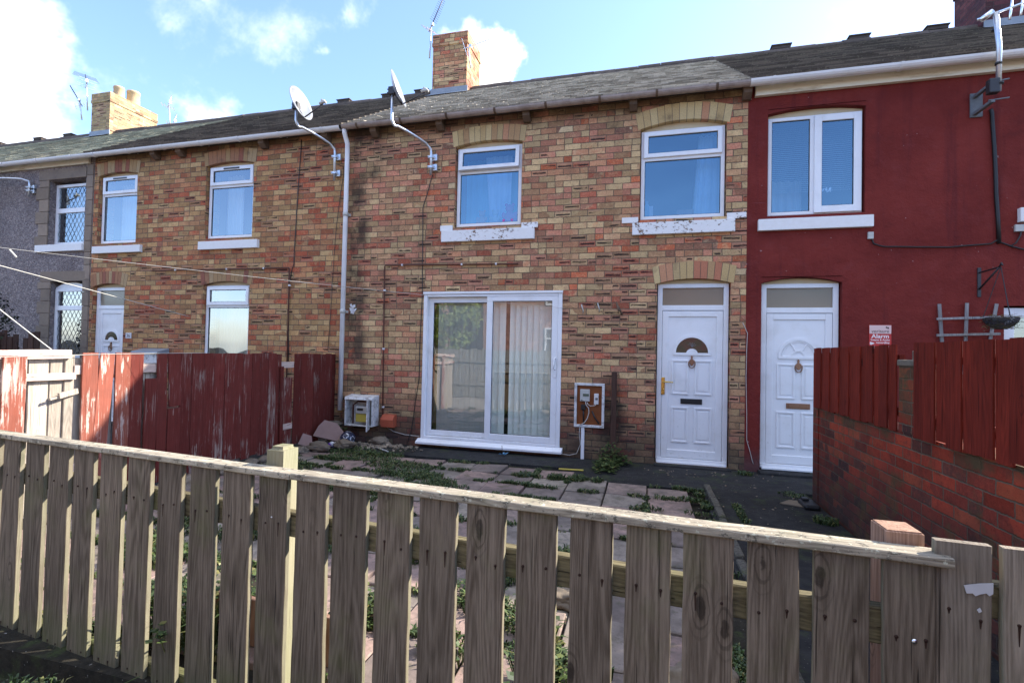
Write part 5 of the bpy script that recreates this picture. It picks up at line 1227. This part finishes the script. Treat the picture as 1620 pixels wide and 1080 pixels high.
for (a, b, y0, y1, zt, m, nm) in ((-1.505, -1.425, 1.745, 1.835, 1.025, 'wood_post', 0), (.628, .715, 1.565, 1.66, .982, 'wood_new', 1)):
    g = MB(); bm = bmesh.new(); bmesh.ops.create_cube(bm, size=1)
    for v in bm.verts: v.co = Vector(((a+b)/2+v.co.x*(b-a), (y0+y1)/2+v.co.y*(y1-y0), (zt-.35)/2+v.co.z*(zt+.35)))
    bmesh.ops.bevel(bm, geom=[e for e in bm.edges if all(v.co.z > 0 for v in e.verts)], offset=.014 if nm == 0 else .004, segments=3, affect='EDGES')
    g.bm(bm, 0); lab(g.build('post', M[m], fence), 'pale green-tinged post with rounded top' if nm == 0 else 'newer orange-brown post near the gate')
# gate: taller planks right of the fence
gate = thing('garden_gate', 'pale wide-planked timber gate at the right end of the fence with a torn sticker', 'gate')
def GY(x): return FY(x)+.012
for i, (a, b) in enumerate([(.712, .826), (.846, .965), (.985, 1.10), (1.12, 1.24), (1.26, 1.38)]):
    xc = (a+b)/2; d = fdir(xc); nrm = Vector((-d.y, d.x, 0)); g = MB()
    g.beam(Vector((xc, GY(xc), -.1))+nrm*.012, Vector((xc+rnd.uniform(-.001, .001), GY(xc), .985))+nrm*.012, d, b-a, .024, .003, 12, .0014)
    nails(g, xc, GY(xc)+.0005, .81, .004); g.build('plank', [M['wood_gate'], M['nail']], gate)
for (z0, z1) in ((.80, .885), (.05, .14)):
    g = MB(); g.beam((.74, GY(.74)+.048, (z0+z1)/2), (1.4, GY(1.4)+.048, (z0+z1)/2), (0, 0, 1), z1-z0, .044, .004, 4, .001); g.build('rail', M['wood_h'], gate)
g = MB(); pts = [(.766, .885), (.80, .894), (.826, .898), (.8255, .872), (.818, .866), (.812, .872), (.800, .868), (.79, .862), (.784, .868), (.772, .866)]
g.prism(pts, GY(.80)-.0045, GY(.80)-.003, 'y'); g.prism([(.793, .829), (.799, .835), (.803, .827), (.797, .822)], GY(.80)-.0045, GY(.80)-.003, 'y'); g.build('torn_sticker', M['sticker'], gate)
g = MB(); x = -4.0
g.add([], [])
for k in range(5):
    a, b = -4.0+k*.96, -4.0+(k+1)*.96-.01
    vs = [(a, FY(a)-.055, -.2), (b, FY(b)-.055, -.2), (b, FY(b)+.05, -.2), (a, FY(a)+.05, -.2), (a, FY(a)-.045, -.088), (b, FY(b)-.045, -.09), (b, FY(b)+.05, -.09), (a, FY(a)+.05, -.088)]
    g.add(vs, [(0, 1, 5, 4), (1, 2, 6, 5), (2, 3, 7, 6), (3, 0, 4, 7), (4, 5, 6, 7)])
struct('kerb', g, M['kerb'])

# ------------------------------------------------------------------ left red board fence
FX = -4.75
lf = thing('board_fence', 'dilapidated red board fence with peeling paint between the two yards', 'fence')
# posts
for y in (2.35, 3.17, 5.05, 6.9):
    g = MB(); g.beam((FX-.06, y, -.2), (FX-.06, y, 1.33), (1, 0, 0), .075, .075, .004, 4, .001); g.build('post', M['wood_pale'], lf)
# rails: top and middle seen in the broken bay
g = MB(); g.beam((FX-.005, 2.0, 1.325), (FX-.005, 3.16, 1.338), (0, 0, 1), .075, .03, .003, 8, .002); g.build('rail', M['wood_pale_h'], lf)
g = MB(); g.beam((FX-.005, 2.0, 1.16), (FX-.005, 3.20, 1.150), (0, 0, 1), .06, .03, .003, 8, .002); g.build('rail', M['wood_pale_h'], lf)
g = MB(); g.beam((FX-.03, 3.2, 1.20), (FX-.03, 6.95, 1.20), (0, 0, 1), .08, .04, .003, 8, .002); g.build('rail', M['wood_pale_h'], lf)
g = MB(); g.beam((FX-.03, 3.2, .35), (FX-.03, 6.95, .35), (0, 0, 1), .08, .04, .003, 8, .002); g.build('rail', M['wood_pale_h'], lf)
# boards behind the broken bay
y = 1.98
for w_ in (.16, .15, .15, .125, .155, .16, .15, .12):
    g = MB(); g.beam((FX-.05, y+w_/2, .02), (FX-.05, y+w_/2, 1.29), (0, 1, 0), w_-.012, .018, .002, 8, .0015); g.build('board', M['wood_pale'], lf); y += w_
g = MB(); g.beam((FX+.02, 2.745, .05), (FX+.02, 2.755, 1.315), (0, 1, 0), .155, .02, .003, 8, .002); g.build('board', M['wood_red2'], lf)
# red boards
edges = [3.24, 3.385, 3.53, 3.67, 3.80, 3.93, 4.05, 4.20, 4.34, 4.49, 4.63, 4.78, 4.92, 5.06, 5.20, 5.34, 5.48, 5.62, 5.72, 5.98, 6.12, 6.27, 6.41, 6.55, 6.69, 6.83, 6.93]
for k in range(len(edges)-1):
    a, b = edges[k], edges[k+1]; yc = (a+b)/2; w_ = b-a-.004; zt = 1.352+rnd.uniform(-.008, .006); zb = .06+rnd.uniform(-.02, .03); lean = 0; m = 'wood_red2' if k < 3 else 'wood_red'; xo = rnd.uniform(-.003, .004)
    if k == 0: lean = .015
    if k == 1: lean = -.07
    if k == 4: zt = 1.10; xo = .028
    if k == 5: lean = .02
    if k == 18: zt = 1.02; xo = -.03
    if k == 17: zt = 1.345
    if k == 6:
        g = MB(); g.beam((FX+xo, yc+.03, .80), (FX+xo, yc, zt), (0, 1, 0), w_*.95, .018, .002, 6, .003); g.beam((FX+xo+.012, yc+.01, zb), (FX+xo+.012, yc+.01, .78), (0, 1, 0), w_, .018, .002, 6, .003); g.build('board', M[m], lf); continue
    g = MB(); g.beam((FX+xo, yc+lean, zb), (FX+xo, yc, zt), (0, 1, 0), w_*(1.0 if not lean else .92), .018, .002, 9, .0028); g.build('board', M[m], lf)
g = MB(); g.beam((FX+.03, 5.72, .1), (FX+.03, 5.70, 1.18), (0, 1, 0), .06, .02, .002, 6, .002); g.build('board', M['wood_red'], lf)
g = MB(); g.beam((FX-.055, 3.3, .05), (FX-.055, 3.3, 1.3), (0, 1, 0), .5, .015, .002, 4, .001); g.beam((FX-.055, 3.95, .05), (FX-.055, 3.95, 1.25), (0, 1, 0), .25, .015, .002, 4, .001); g.build('board', M['wood_pale'], lf)
g = MB(); g.beam((FX+.03, 3.06, .99), (FX+.0, 3.22, 1.02), (0, 0, 1), .045, .02, .002, 4, .002); g.beam((FX+.02, 3.0, .965), (FX+.0, 3.15, .99), (0, 0, 1), .02, .02, .002, 4, .002); g.build('splinter', M['wood_pale'], lf)

# ------------------------------------------------------------------ right wall with fence on top
RX = 1.70
rw = thing('garden_wall', 'red brick garden wall with a short brick pier beside the right hand path', 'wall')
g = MB(); g.box(RX, RX+.225, -1.2, 5.83, -.3, .955); g.build('wall', M['brickR'], rw)
g = MB(); g.box(RX-.012, RX+.25, 5.70, 5.85, -.3, 1.50); g.build('end_pier', M['brickR'], rw)
g = MB(); g.box(RX-.006, RX+.23, 3.84, 4.045, .9551, 1.40); g.build('pier', M['brickR'], rw)
g = MB(); g.box(RX-.016, RX+.24, 3.83, 4.055, 1.4005, 1.445, ch=.008); g.build('coping', M['rubble'], rw)
for (nm, ya, yb_, zt, l_) in (('left', 4.05, 5.83, 1.548, 'dark red stained fence panel on the wall between its end and the pier'), ('right', -1.2, 3.832, 1.553, 'long dark red stained fence panel on the wall in front of the pier')):
    t = thing('board_fence', l_, 'fence', 'red stained fence panels')
    y = yb_; k = 0
    while y > ya+.03:
        w_ = .118 if nm == 'left' else .132; w_ = min(w_, y-ya); g = MB(); zb = .968+rnd.uniform(-.025, .012) if k % 3 else .955
        g.beam((RX-.010-(.012 if k % 2 else 0), y-w_/2, zb-.012), (RX-.010-(.012 if k % 2 else 0), y-w_/2+rnd.uniform(-.003, .003), zt+rnd.uniform(-.003, .003)), (0, 1, 0), w_+(.012 if k % 2 else -.010), .012, .002, 5, .0008)
        g.build('board', M['wood_stain'], t); y -= w_; k += 1
    for z in (1.08, 1.45):
        g = MB(); g.beam((RX+.02, ya, z), (RX+.02, yb_, z), (0, 0, 1), .06, .03, .003, 3, .001); g.build('rail', M['wood_stain'], t)
g = MB(); g.box(RX+.03, RX+.09, 3.88, 3.95, 1.3, 1.505, ch=.004); tag(g.build('fence_post', M['rubble']), 'short grey post stub on top of the brick pier', 'post')

# ------------------------------------------------------------------ yard clutter
def rock(g, c, r, s=(1, 1, .7), seed=None, mi=0):
    bm = bmesh.new(); bmesh.ops.create_icosphere(bm, subdivisions=4, radius=1); o = Vector((rnd.random()*50, rnd.random()*50, 0))
    for v in bm.verts:
        k = 1+.45*mnoise.noise(v.co*1.2+o)+.22*mnoise.noise(v.co*3+o); k += .10*mnoise.noise(v.co*7+o); v.co = Vector((v.co.x*s[0]*k*r, v.co.y*s[1]*k*r, v.co.z*s[2]*k*r))+Vector(c)
    g.bm(bm, mi, None, True)
ORD = 'first second third fourth fifth sixth seventh eighth ninth tenth eleventh twelfth thirteenth fourteenth fifteenth sixteenth seventeenth eighteenth nineteenth twentieth twenty-first twenty-second'.split()
yy = 2.9
k = 0
while yy < 6.6:
    g = MB(); r = rnd.uniform(.085, .115); rock(g, (-4.58+rnd.uniform(-.02, .02), yy, .02), r, (.8, 1.1, .62)); tag(g.build('edging_stone', M['rubble']), None, 'stone', 'rounded edging stones along the red fence')['label'] = ORD[k]+' rounded edging stone counted from the front along the foot of the red fence'; yy += r*2.1; k += 1
def slabpiece(label, poly, th, Mx, m):
    g = MB(); g.prism(poly, -th/2, th/2, 'z'); g.v = [tuple(Mx @ Vector(p)) for p in g.v]; tag(g.build('broken_slab', m), label, 'slab', 'broken slabs by the fence corner')
slabpiece('large broken pink slab propped up in the corner by the red fence', [(-.20, -.11), (.17, -.13), (.21, .02), (.08, .14), (-.11, .16), (-.17, .05)], .04, Matrix.Translation((-4.50, 6.47, .21)) @ Matrix.Rotation(.12, 4, 'Z') @ Matrix.Rotation(1.0, 4, 'X') @ Matrix.Rotation(.35, 4, 'Y'), M['pinkslab'])
slabpiece('small broken slab piece left of the large propped slab', [(-.1, -.06), (.11, -.08), (.05, .08), (-.07, .1)], .04, Matrix.Translation((-4.62, 6.12, .12)) @ Matrix.Rotation(1.2, 4, 'X') @ Matrix.Rotation(.5, 4, 'Y'), M['pinkslab'])
for (c, r, s_, l_) in (((-4.42, 6.12, .05), .12, (1.5, .8, .55), 'long mossy kerb stone in front of the propped slab'), ((-4.15, 6.33, .07), .12, (1.3, .7, .6), 'lumpy stone between the propped slab and the football'), ((-4.60, 6.75, .28), .10, (1.4, 1, .5), 'flat stone on top of the rubble in the fence corner'), ((-3.86, 6.8, .05), .13, (1.2, .8, .6), 'rough brown lump under the gas meter box')):
    g = MB(); rock(g, c, r, s_); tag(g.build('stone', M['rubble']), l_, 'stone', None)
g = MB()   # small litter and gravel below the meter
for k in range(230):
    x = rnd.gauss(-3.85, .33); y = rnd.gauss(6.68, .14); r = rnd.uniform(.006, .026)
    if y > 6.9 or x < -4.6 or x > -3.0: continue
    bm = bmesh.new(); bmesh.ops.create_cube(bm, size=r*2); bmesh.ops.transform(bm, matrix=Matrix.Translation((x, y, .006+r*.5)) @ Matrix.Rotation(rnd.random()*3, 4, 'Z') @ Matrix.Rotation(rnd.random(), 4, 'X') @ Matrix.Diagonal((1, rnd.uniform(.5, 1), .5, 1)), verts=bm.verts); g.bm(bm, 0, rnd.random()*2)
for k in range(90):
    x = rnd.uniform(.0, 1.55); y = rnd.choice([rnd.gauss(6.55, .15), rnd.uniform(4.5, 6.6)]); r = rnd.uniform(.003, .009)
    bm = bmesh.new(); bmesh.ops.create_cube(bm, size=r*2); bmesh.ops.transform(bm, matrix=Matrix.Translation((x, y, .002+r*.5)) @ Matrix.Rotation(rnd.random()*3, 4, 'Z') @ Matrix.Diagonal((1.6, rnd.uniform(.5, 1), .4, 1)), verts=bm.verts); g.bm(bm, 0, rnd.random()*2)
tag(g.build('gravel', M['rubble']), 'scattered small rubble and litter below the meter box and by the door', 'rubble', kind='stuff')
# football
t = thing('football', 'dark navy football with pale panels lying in the corner by the meter', 'ball')
bm = bmesh.new(); bmesh.ops.create_icosphere(bm, subdivisions=4, radius=.112); bm.verts.ensure_lookup_table()
g = MB(); o = len(g.v); c = Vector((-4.22, 6.52, .115)); pd_ = [Vector(v).normalized() for v in ((.2, -.8, .55), (-.8, -.5, .2), (.9, -.3, .1), (0, .2, 1), (.1, -.6, -.8))]
vs = [v.co+c for v in bm.verts]; g.v = [tuple(v) for v in vs]; g.r = [0]*len(vs)
for f in bm.faces:
    d = f.calc_center_median().normalized(); k = max(d.dot(q) for q in pd_); g.f.append(tuple(v.index for v in f.verts)); g.mi.append(1 if .955 > k > .93 else 0); g.sm.append(True)
bm.free(); g.build('ball', [M['navy'], M['whitepanel']], t)
g = MB()
for k in range(4): blob(g, (-4.40+k*.03, 6.35+.01*k, .035+.02*(k % 2)), .045, k % 2, (1, .6, .9))
tag(g.build('toy', [M['purple'], M['whitepanel']]), 'small purple and white striped toy beside the football', 'toy')
g = MB(); g.tube([(-3.78, 6.55, .02), (-3.45, 6.33, .02)], .009, 6); tag(g.build('stick', M['greyplastic']), 'thin pale stick lying on the paving below the red box', 'stick')
g = MB(); g.beam((-1.02, 6.17, .012), (-.72, 6.20, .012), (0, 1, 0), .035, .012, .002, 2, .001); tag(g.build('timber_strip', M['yellow']), 'thin yellowish strip of wood lying in front of the patio door', 'stick')
g = MB()
for k in range(14):
    a = rnd.random()*6.28; p = Vector((-1.90, 6.72, .02)); q = p+Vector((math.cos(a)*.07, math.sin(a)*.05, rnd.uniform(0, .02))); s_ = Vector((rnd.uniform(-.02, .02), rnd.uniform(-.02, .02), .01)); g.add([p, p+s_, q+s_, q], [(0, 1, 2, 3)])
tag(g.build('rag', M['bluecloth']), 'crumpled light blue rag on the ground below the patio door', 'rag')
g = MB(); g.tube([(-1.95, WY-.10, .12), (-1.94, WY-.115, .06), (-1.91, 6.78, .02)], .003, 5); tag(g.build('cord', M['cable']), 'thin dark cord hanging from the patio door sill to the blue rag', 'cord')
g = MB(); g.box(1.48, 1.62, 5.35, 5.60, 0.0, .05, ch=.02); g.box(1.50, 1.56, 5.50, 5.58, .05, .075, ch=.01); tag(g.build('black_bag', M['dark']), 'small black bundle at the foot of the garden wall', 'bag')
g = MB(); g.prism([(1.30, 5.50), (1.42, 5.65), (1.60, 5.62), (1.52, 5.42)], .003, .012, 'z'); tag(g.build('cardboard', M['rubble']), 'flat grey scrap on the path beside the black bundle', 'scrap')
# timber sleepers and stones just behind the fence
for (x0, x1, y0, y1, z, l_) in ((-2.05, -1.25, 2.05, 2.14, .12, 'pale plank edge standing behind the fence near the post'), ):
    g = MB(); g.beam((x0, y0, z), (x1, y0-.06, z), (0, 0, 1), .22, .03, .003, 5, .002); tag(g.build('plank', M['wood_new']), l_, 'plank')
for (c, r, s_, l_) in (((-1.80, 2.35, .05), .09, (1.2, .9, .6), 'pale sunlit stone behind the fence left of the post'), ((-2.25, 2.30, .05), .10, (1.2, .9, .6), 'cream stone in the sun behind the left part of the fence'), ((-1.30, 2.42, .03), .07, (1.2, 1, .6), 'small cream stone behind the fence right of the post'), ((-.42, 2.9, .03), .10, (1.3, .9, .5), 'flat sandy stone in the sun seen through the middle fence gaps'), ((.25, 2.25, .06), .13, (1.1, .9, .8), 'brown lump behind the right part of the fence')):
    g = MB(); rock(g, c, r, s_); tag(g.build('stone', M['rubble']), l_, 'stone')

# washing lines
def line(label, pts, r, sag=0.):
    P0, P1 = Vector(pts[0]), Vector(pts[-1]); out = []
    for k in range(25): f = k/24; p = P0.lerp(P1, f); p.z -= sag*4*f*(1-f); out.append(p)
    g = MB(); g.tube(out, r, 6); return tag(g.build('washing_line', M['rope']), label, 'washing line')
line('upper washing line with a wooden peg, running to the wall by the patio door', [(-5.9, 1.9, 2.24), (-1.11, WY-.01, 2.07)], .0020, .035)
line('thick lower washing line sloping down behind the red fence', [(-5.4, 1.5, 2.33), (-6.2, 5.6, 1.84)], .0042, .0)
line('pale cord running steeply down from the left to the top of the red fence', [(-5.4, 2.3, 2.35), (-4.80, 3.06, 1.36)], .0045, .01)
line('thin wire strung along the top of the red fence', [(FX+.015, 2.3, 1.30), (FX+.015, 4.5, 1.355)], .0022, -.01)
g = MB(); cpt = Vector((-5.13, 2.93, 2.17)); g.beam(cpt+Vector((-.02, 0, .03)), cpt+Vector((.028, .02, -.03)), (0, 1, 0), .012, .012, .002, 2, 0); tag(g.build('clothes_peg', M['rope']), 'wooden clothes peg on the upper washing line at the left edge', 'peg')
g = MB()
for k in range(16):
    p = Vector((-3.87+rnd.uniform(-.03, .03), 5.98, 1.96+rnd.uniform(-.05, .045))); s_ = Vector((rnd.uniform(.02, .05), rnd.uniform(-.02, .02), rnd.uniform(-.02, .02))); q = Vector((rnd.uniform(-.02, .02), 0, rnd.uniform(.02, .04))); g.add([p, p+s_, p+s_+q, p+q], [(0, 1, 2, 3)])
tag(g.build('cloth_scrap', M['whitepanel']), 'small white scrap of cloth pegged on the line in front of the downpipe', 'cloth')

# ------------------------------------------------------------------ weeds
def blades(g, x, y, n_, rad, h, z=0.0, wide=.006):
    for k in range(n_):
        a = rnd.random()*6.283; r = rad*math.sqrt(rnd.random()); px, py = x+r*math.cos(a), y+r*math.sin(a)
        if py > 6.9 or px < -4.7: continue
        hh = h*rnd.uniform(.4, 1.0); b = rnd.random()*6.283; lean = rnd.uniform(.2, 1.0)*hh; w_ = wide*rnd.uniform(.6, 1.3); c = rnd.random()
        d = Vector((math.cos(b), math.sin(b), 0)); s_ = Vector((-d.y, d.x, 0))*w_
        p0 = Vector((px, py, z)); p1 = p0+d*lean*.45+Vector((0, 0, hh*.75)); p2 = p0+d*lean+Vector((0, 0, hh*.85))
        g.add([p0-s_*.5, p0+s_*.5, p1+s_, p1-s_, p2], [(0, 1, 2, 3), (3, 2, 4)], 0, c)
def leafy(g, x, y, n_, rad, h, size, z=0.):
    for k in range(n_):
        a = rnd.random()*6.283; r = rad*rnd.random()**.6; hh = h*rnd.random()*(1-.5*r/rad); p = Vector((x+r*math.cos(a), y+r*math.sin(a), z+.01+hh))
        if p.y > 6.9 or p.x < -4.7: continue
        b = rnd.random()*6.283; d = Vector((math.cos(b), math.sin(b), rnd.uniform(-.3, .6))).normalized()*size*rnd.uniform(.5, 1.2); s_ = Vector((-d.y, d.x, rnd.uniform(-.3, .3)*size)).normalized()*d.length*.38
        g.add([p, p+d*.45+s_, p+d, p+d*.45-s_], [(0, 1, 2, 3)], 0, rnd.random())
g = MB()
cl = [(-3.98, 6.20, .28), (-3.60, 6.10, .30), (-3.35, 5.98, .25), (-3.85, 5.85, .2), (-3.2, 5.72, .22), (-2.95, 5.68, .2), (-2.72, 5.66, .18), (-4.2, 5.2, .25), (-4.0, 5.1, .2), (-2.88, 5.32, .2), (-2.6, 5.28, .2), (-2.35, 5.28, .15), (-2.1, 5.05, .15), (-2.2, 4.9, .2), (-1.95, 4.85, .2), (-2.8, 4.75, .2), (-3.0, 4.6, .2)]
for (x, y, r) in cl: blades(g, x, y, 300, r*1.1, .055); leafy(g, x, y, 150, r*.9, .045, .022)
# joints
for j in range(-1, 11):
    yj = 5.70-j*P_ if j >= 0 else 6.12
    x = -4.7
    while x < .62:
        den = mnoise.noise(Vector((x*1.1, yj*1.3, 3.3)))+.7*mnoise.noise(Vector((x*6, yj*6, 9)))
        if x < -2.0: den += .12
        if den > .20 and not (j < 0 and x > -.9): blades(g, x+rnd.uniform(-.02, .02), yj+rnd.uniform(-.02, .02), int(14+80*den), rnd.uniform(.025, .07), .035+.03*max(0, den))
        x += .06
for i in range(-11, 3):
    xj = .021+i*P_; y = 1.9
    while y < 6.1:
        den = mnoise.noise(Vector((xj*1.7+8, y*1.2, 7.3)))+.6*mnoise.noise(Vector((xj*6, y*6, 4)))
        if den > .25 and not (y > 5.7 and xj > -.9): blades(g, xj, y, int(18+80*den), .04, .04)
        y += .06
for (x, y, n_, r, h) in [(-.98, 5.72, 260, .10, .07), (-.72, 5.70, 300, .12, .08), (-1.35, 5.70, 200, .12, .06), (-.5, 5.66, 200, .08, .08), (.55, 5.5, 160, .06, .05), (.58, 5.1, 160, .06, .05), (.57, 4.6, 160, .06, .05), (1.2, 6.72, 160, .09, .05), (1.5, 5.9, 120, .12, .03), (1.55, 5.0, 200, .1, .06), (1.5, 4.3, 200, .12, .09)]: blades(g, x, y, n_, r, h)
# sunlit weeds behind the fence
for k in range(48):
    x = rnd.uniform(-3.6, -.2); y = rnd.uniform(2.15, 3.6)
    if mnoise.noise(Vector((x*1.3, y*1.3, 1))) > -.12: blades(g, x, y, 150, .14, .09); leafy(g, x, y, 70, .13, .08, .035)
for (x, y, h) in [(-2.05, 2.02, .42), (-2.32, 2.02, .35), (-1.95, 2.2, .3), (-.42, 2.15, .28), (-.5, 2.5, .2), (-1.45, 2.4, .2), (-.45, 1.85, .25)]: leafy(g, x, y, 130, .10, h, .05); blades(g, x, y, 100, .1, h*.7)
tag(g.build('weeds', M['leaf']), 'patchy low green weeds and grass growing between the paving slabs', 'weeds', kind='stuff')
g = MB()
leafy(g, -.42, 6.66, 260, .16, .32, .06); leafy(g, -.46, 6.42, 240, .17, .14, .055); leafy(g, -.30, 6.72, 120, .15, .12, .06); leafy(g, -.47, 6.24, 170, .15, .10, .05)
tag(g.build('leafy_weed', M['leaf']), 'leafy green weed growing at the foot of the wooden stake', 'plant')
g = MB(); leafy(g, -4.5, 6.72, 180, .15, .35, .05); tag(g.build('leafy_weed', M['leaf']), 'dark leafy weed under the bottom of the downpipe', 'plant')
# weed poking in front of the fence
g = MB(); g.tube([(-1.97, FY(-1.97)+.05, -.05), (-1.98, FY(-1.98)-.01, .15), (-2.0, FY(-2)-.03, .23)], .002, 4); leafy(g, -1.985, FY(-1.98)-.02, 26, .035, .10, .035, .16)
tag(g.build('leafy_weed', M['leaf']), 'sprig of weed poking through the foreground fence on the left', 'plant')
g = MB(); g.tube([(-2.25, FY(-2.25)-.07, -.1), (-2.15, FY(-2.1)-.09, -.02), (-2.05, FY(-2.1)-.06, .03)], .002, 4); leafy(g, -2.25, FY(-2.25)-.08, 14, .06, .04, .022, -.12)
tag(g.build('leafy_weed', M['leaf']), 'tiny weed lying at the foot of the foreground fence at lower left', 'plant')

# ------------------------------------------------------------------ left neighbour's yard
t = thing('board_fence', 'dark brown board fence with uneven tops in the far left yard', 'fence')
for i, (x, zt) in enumerate([(-11.0, 1.62), (-10.86, 1.66), (-10.72, 1.60), (-10.58, 1.63), (-10.44, 1.52), (-10.30, 1.56), (-10.06, 1.50), (-9.94, 1.60), (-9.80, 1.61)]):
    g = MB(); g.beam((x, 6.0, -.05), (x, 6.0, zt), (1, 0, 0), .115, .02, .002, 4, .001, taper=.97); g.build('board', M['wood_dark'], t)
g = MB(); g.beam((-11.2, 6.03, 1.25), (-9.7, 6.03, 1.25), (0, 0, 1), .09, .03, .003, 3, .001); g.build('rail', M['wood_dark'], t)
g = MB()
for k in range(3600):
    a = rnd.random()*6.283; ph = math.acos(rnd.uniform(-1, 1)); rr_ = rnd.random()**.33; c = Vector((-11.15, 5.9, 1.45))
    p = c+Vector((.75*rr_*math.sin(ph)*math.cos(a), .5*rr_*math.sin(ph)*math.sin(a), 1.0*rr_*math.cos(ph)))
    if mnoise.noise(p*3) < -.12: continue
    d = Vector((rnd.uniform(-1, 1), rnd.uniform(-1, 1), rnd.uniform(-1, 1))).normalized()*.05; s_ = d.cross(Vector((rnd.random(), rnd.random(), 1))).normalized()*.02
    g.add([p, p+d*.5+s_, p+d, p+d*.5-s_], [(0, 1, 2, 3)], 0, rnd.random())
t = thing('evergreen_bush', 'dark evergreen bush behind the brown boards at the far left', 'bush')
g.build('foliage', M['leaf_dark'], t)
g = MB(); g.tube([(-11.15, 5.9, -.1), (-11.13, 5.9, 1.0), (-11.1, 5.9, 1.8)], [.05, .04, .015], 8); g.build('trunk', M['bark'], t)
g = MB(); g.box(-9.75, -9.15, 4.9, 5.3, .9, 1.36, ch=.02); 
# ------------------------------------------------------------------ across the lane: seen in the door glass
t = thing('board_fence', 'long grey board fence across the lane, mirrored in the patio door glass', 'fence')
x = -12.0; g = MB(); k = 0; panel = MB()
while x < 5: panel.beam((x, -2.62+(.01 if k % 2 else 0), -.15), (x, -2.62+(.01 if k % 2 else 0), 1.52+rnd.uniform(-.03, .03)), (1, 0, 0), .125, .018, .002, 3, .001); x += .135; k += 1
panel.build('panel', M['wood_opp'], t)
g = MB(); g.beam((-12, -2.585, 1.1), (5, -2.585, 1.1), (0, 0, 1), .08, .04, .003, 3, .001); g.beam((-12, -2.585, .3), (5, -2.585, .3), (0, 0, 1), .08, .04, .003, 3, .001); g.build('rail', M['wood_opp'], t)
def opp_house(x0, x1, label, wins):
    t = thing('brick_house', label, 'house', 'brick houses across the lane')
    g = MB(); g.box(x0, x1, -15, -8.3, -.17, 5.3); g.build('wall', M['brickO'], t)
    g = MB(); g.prism([(-15.3, 5.2), (-11.65, 7.4), (-8.0, 5.2), (-8.0, 5.32), (-11.65, 7.55), (-15.3, 5.32)], x0-.2, x1+.2, 'x'); g.build('roof', M['slateB'], t)
    for (a, b, c, d) in wins:
        g = MB(); frame(g, a, b, c, d, .08, -8.30, -8.25); g.box(a, b, -8.29, -8.26, (c+d)/2+.25, (c+d)/2+.31); w = g.build('window', M['pvc'], t)
        g = MB(); g.box(a+.05, b-.05, -8.302, -8.275, c+.05, d-.05); g.build('pane', M['frost'], w)
opp_house(-7.4, 3.5, 'pinkish brick house across the lane seen only in the patio door reflection', [(-4.45, -3.5, 1.1, 2.6), (-1, .4, 1.1, 2.5), (-4.4, -3.4, 3.6, 4.8), (-.8, .4, 3.6, 4.8)])
opp_house(-18, -9.6, 'second brick house beyond the tree across the lane seen only in the reflection', [(-12.5, -11.4, 1.1, 2.5), (-12.5, -11.4, 3.6, 4.8)])
t = thing('tree', 'leafy green tree across the lane mirrored in the left patio door leaf', 'tree')
g = MB(); g.tube([(-8.2, -6.6, -.2), (-8.15, -6.6, 1.2), (-8.3, -6.5, 2.4), (-8.1, -6.6, 3.6)], [.16, .13, .10, .05], 10); g.tube([(-8.2, -6.6, 1.5), (-7.6, -6.4, 2.6)], [.07, .03], 8); g.tube([(-8.25, -6.6, 1.8), (-8.9, -6.7, 2.9)], [.07, .03], 8); g.build('trunk', M['bark'], t)
g = MB()
for k in range(7000):
    a = rnd.random()*6.283; ph = math.acos(rnd.uniform(-1, 1)); rr_ = rnd.random()**.4; p = Vector((-8.2, -6.5, 3.2))+Vector((1.25*rr_*math.sin(ph)*math.cos(a), 1.3*rr_*math.sin(ph)*math.sin(a), 1.9*rr_*math.cos(ph)))
    if mnoise.noise(p*1.3) < -.08: continue
    d = Vector((rnd.uniform(-1, 1), rnd.uniform(-1, 1), rnd.uniform(-1, 1))).normalized()*.13; s_ = d.cross(Vector((rnd.random(), rnd.random(), 1))).normalized()*.05
    g.add([p, p+d*.5+s_, p+d, p+d*.5-s_], [(0, 1, 2, 3)], 0, rnd.random())
g.build('crown', M['leaf_tree'], t)
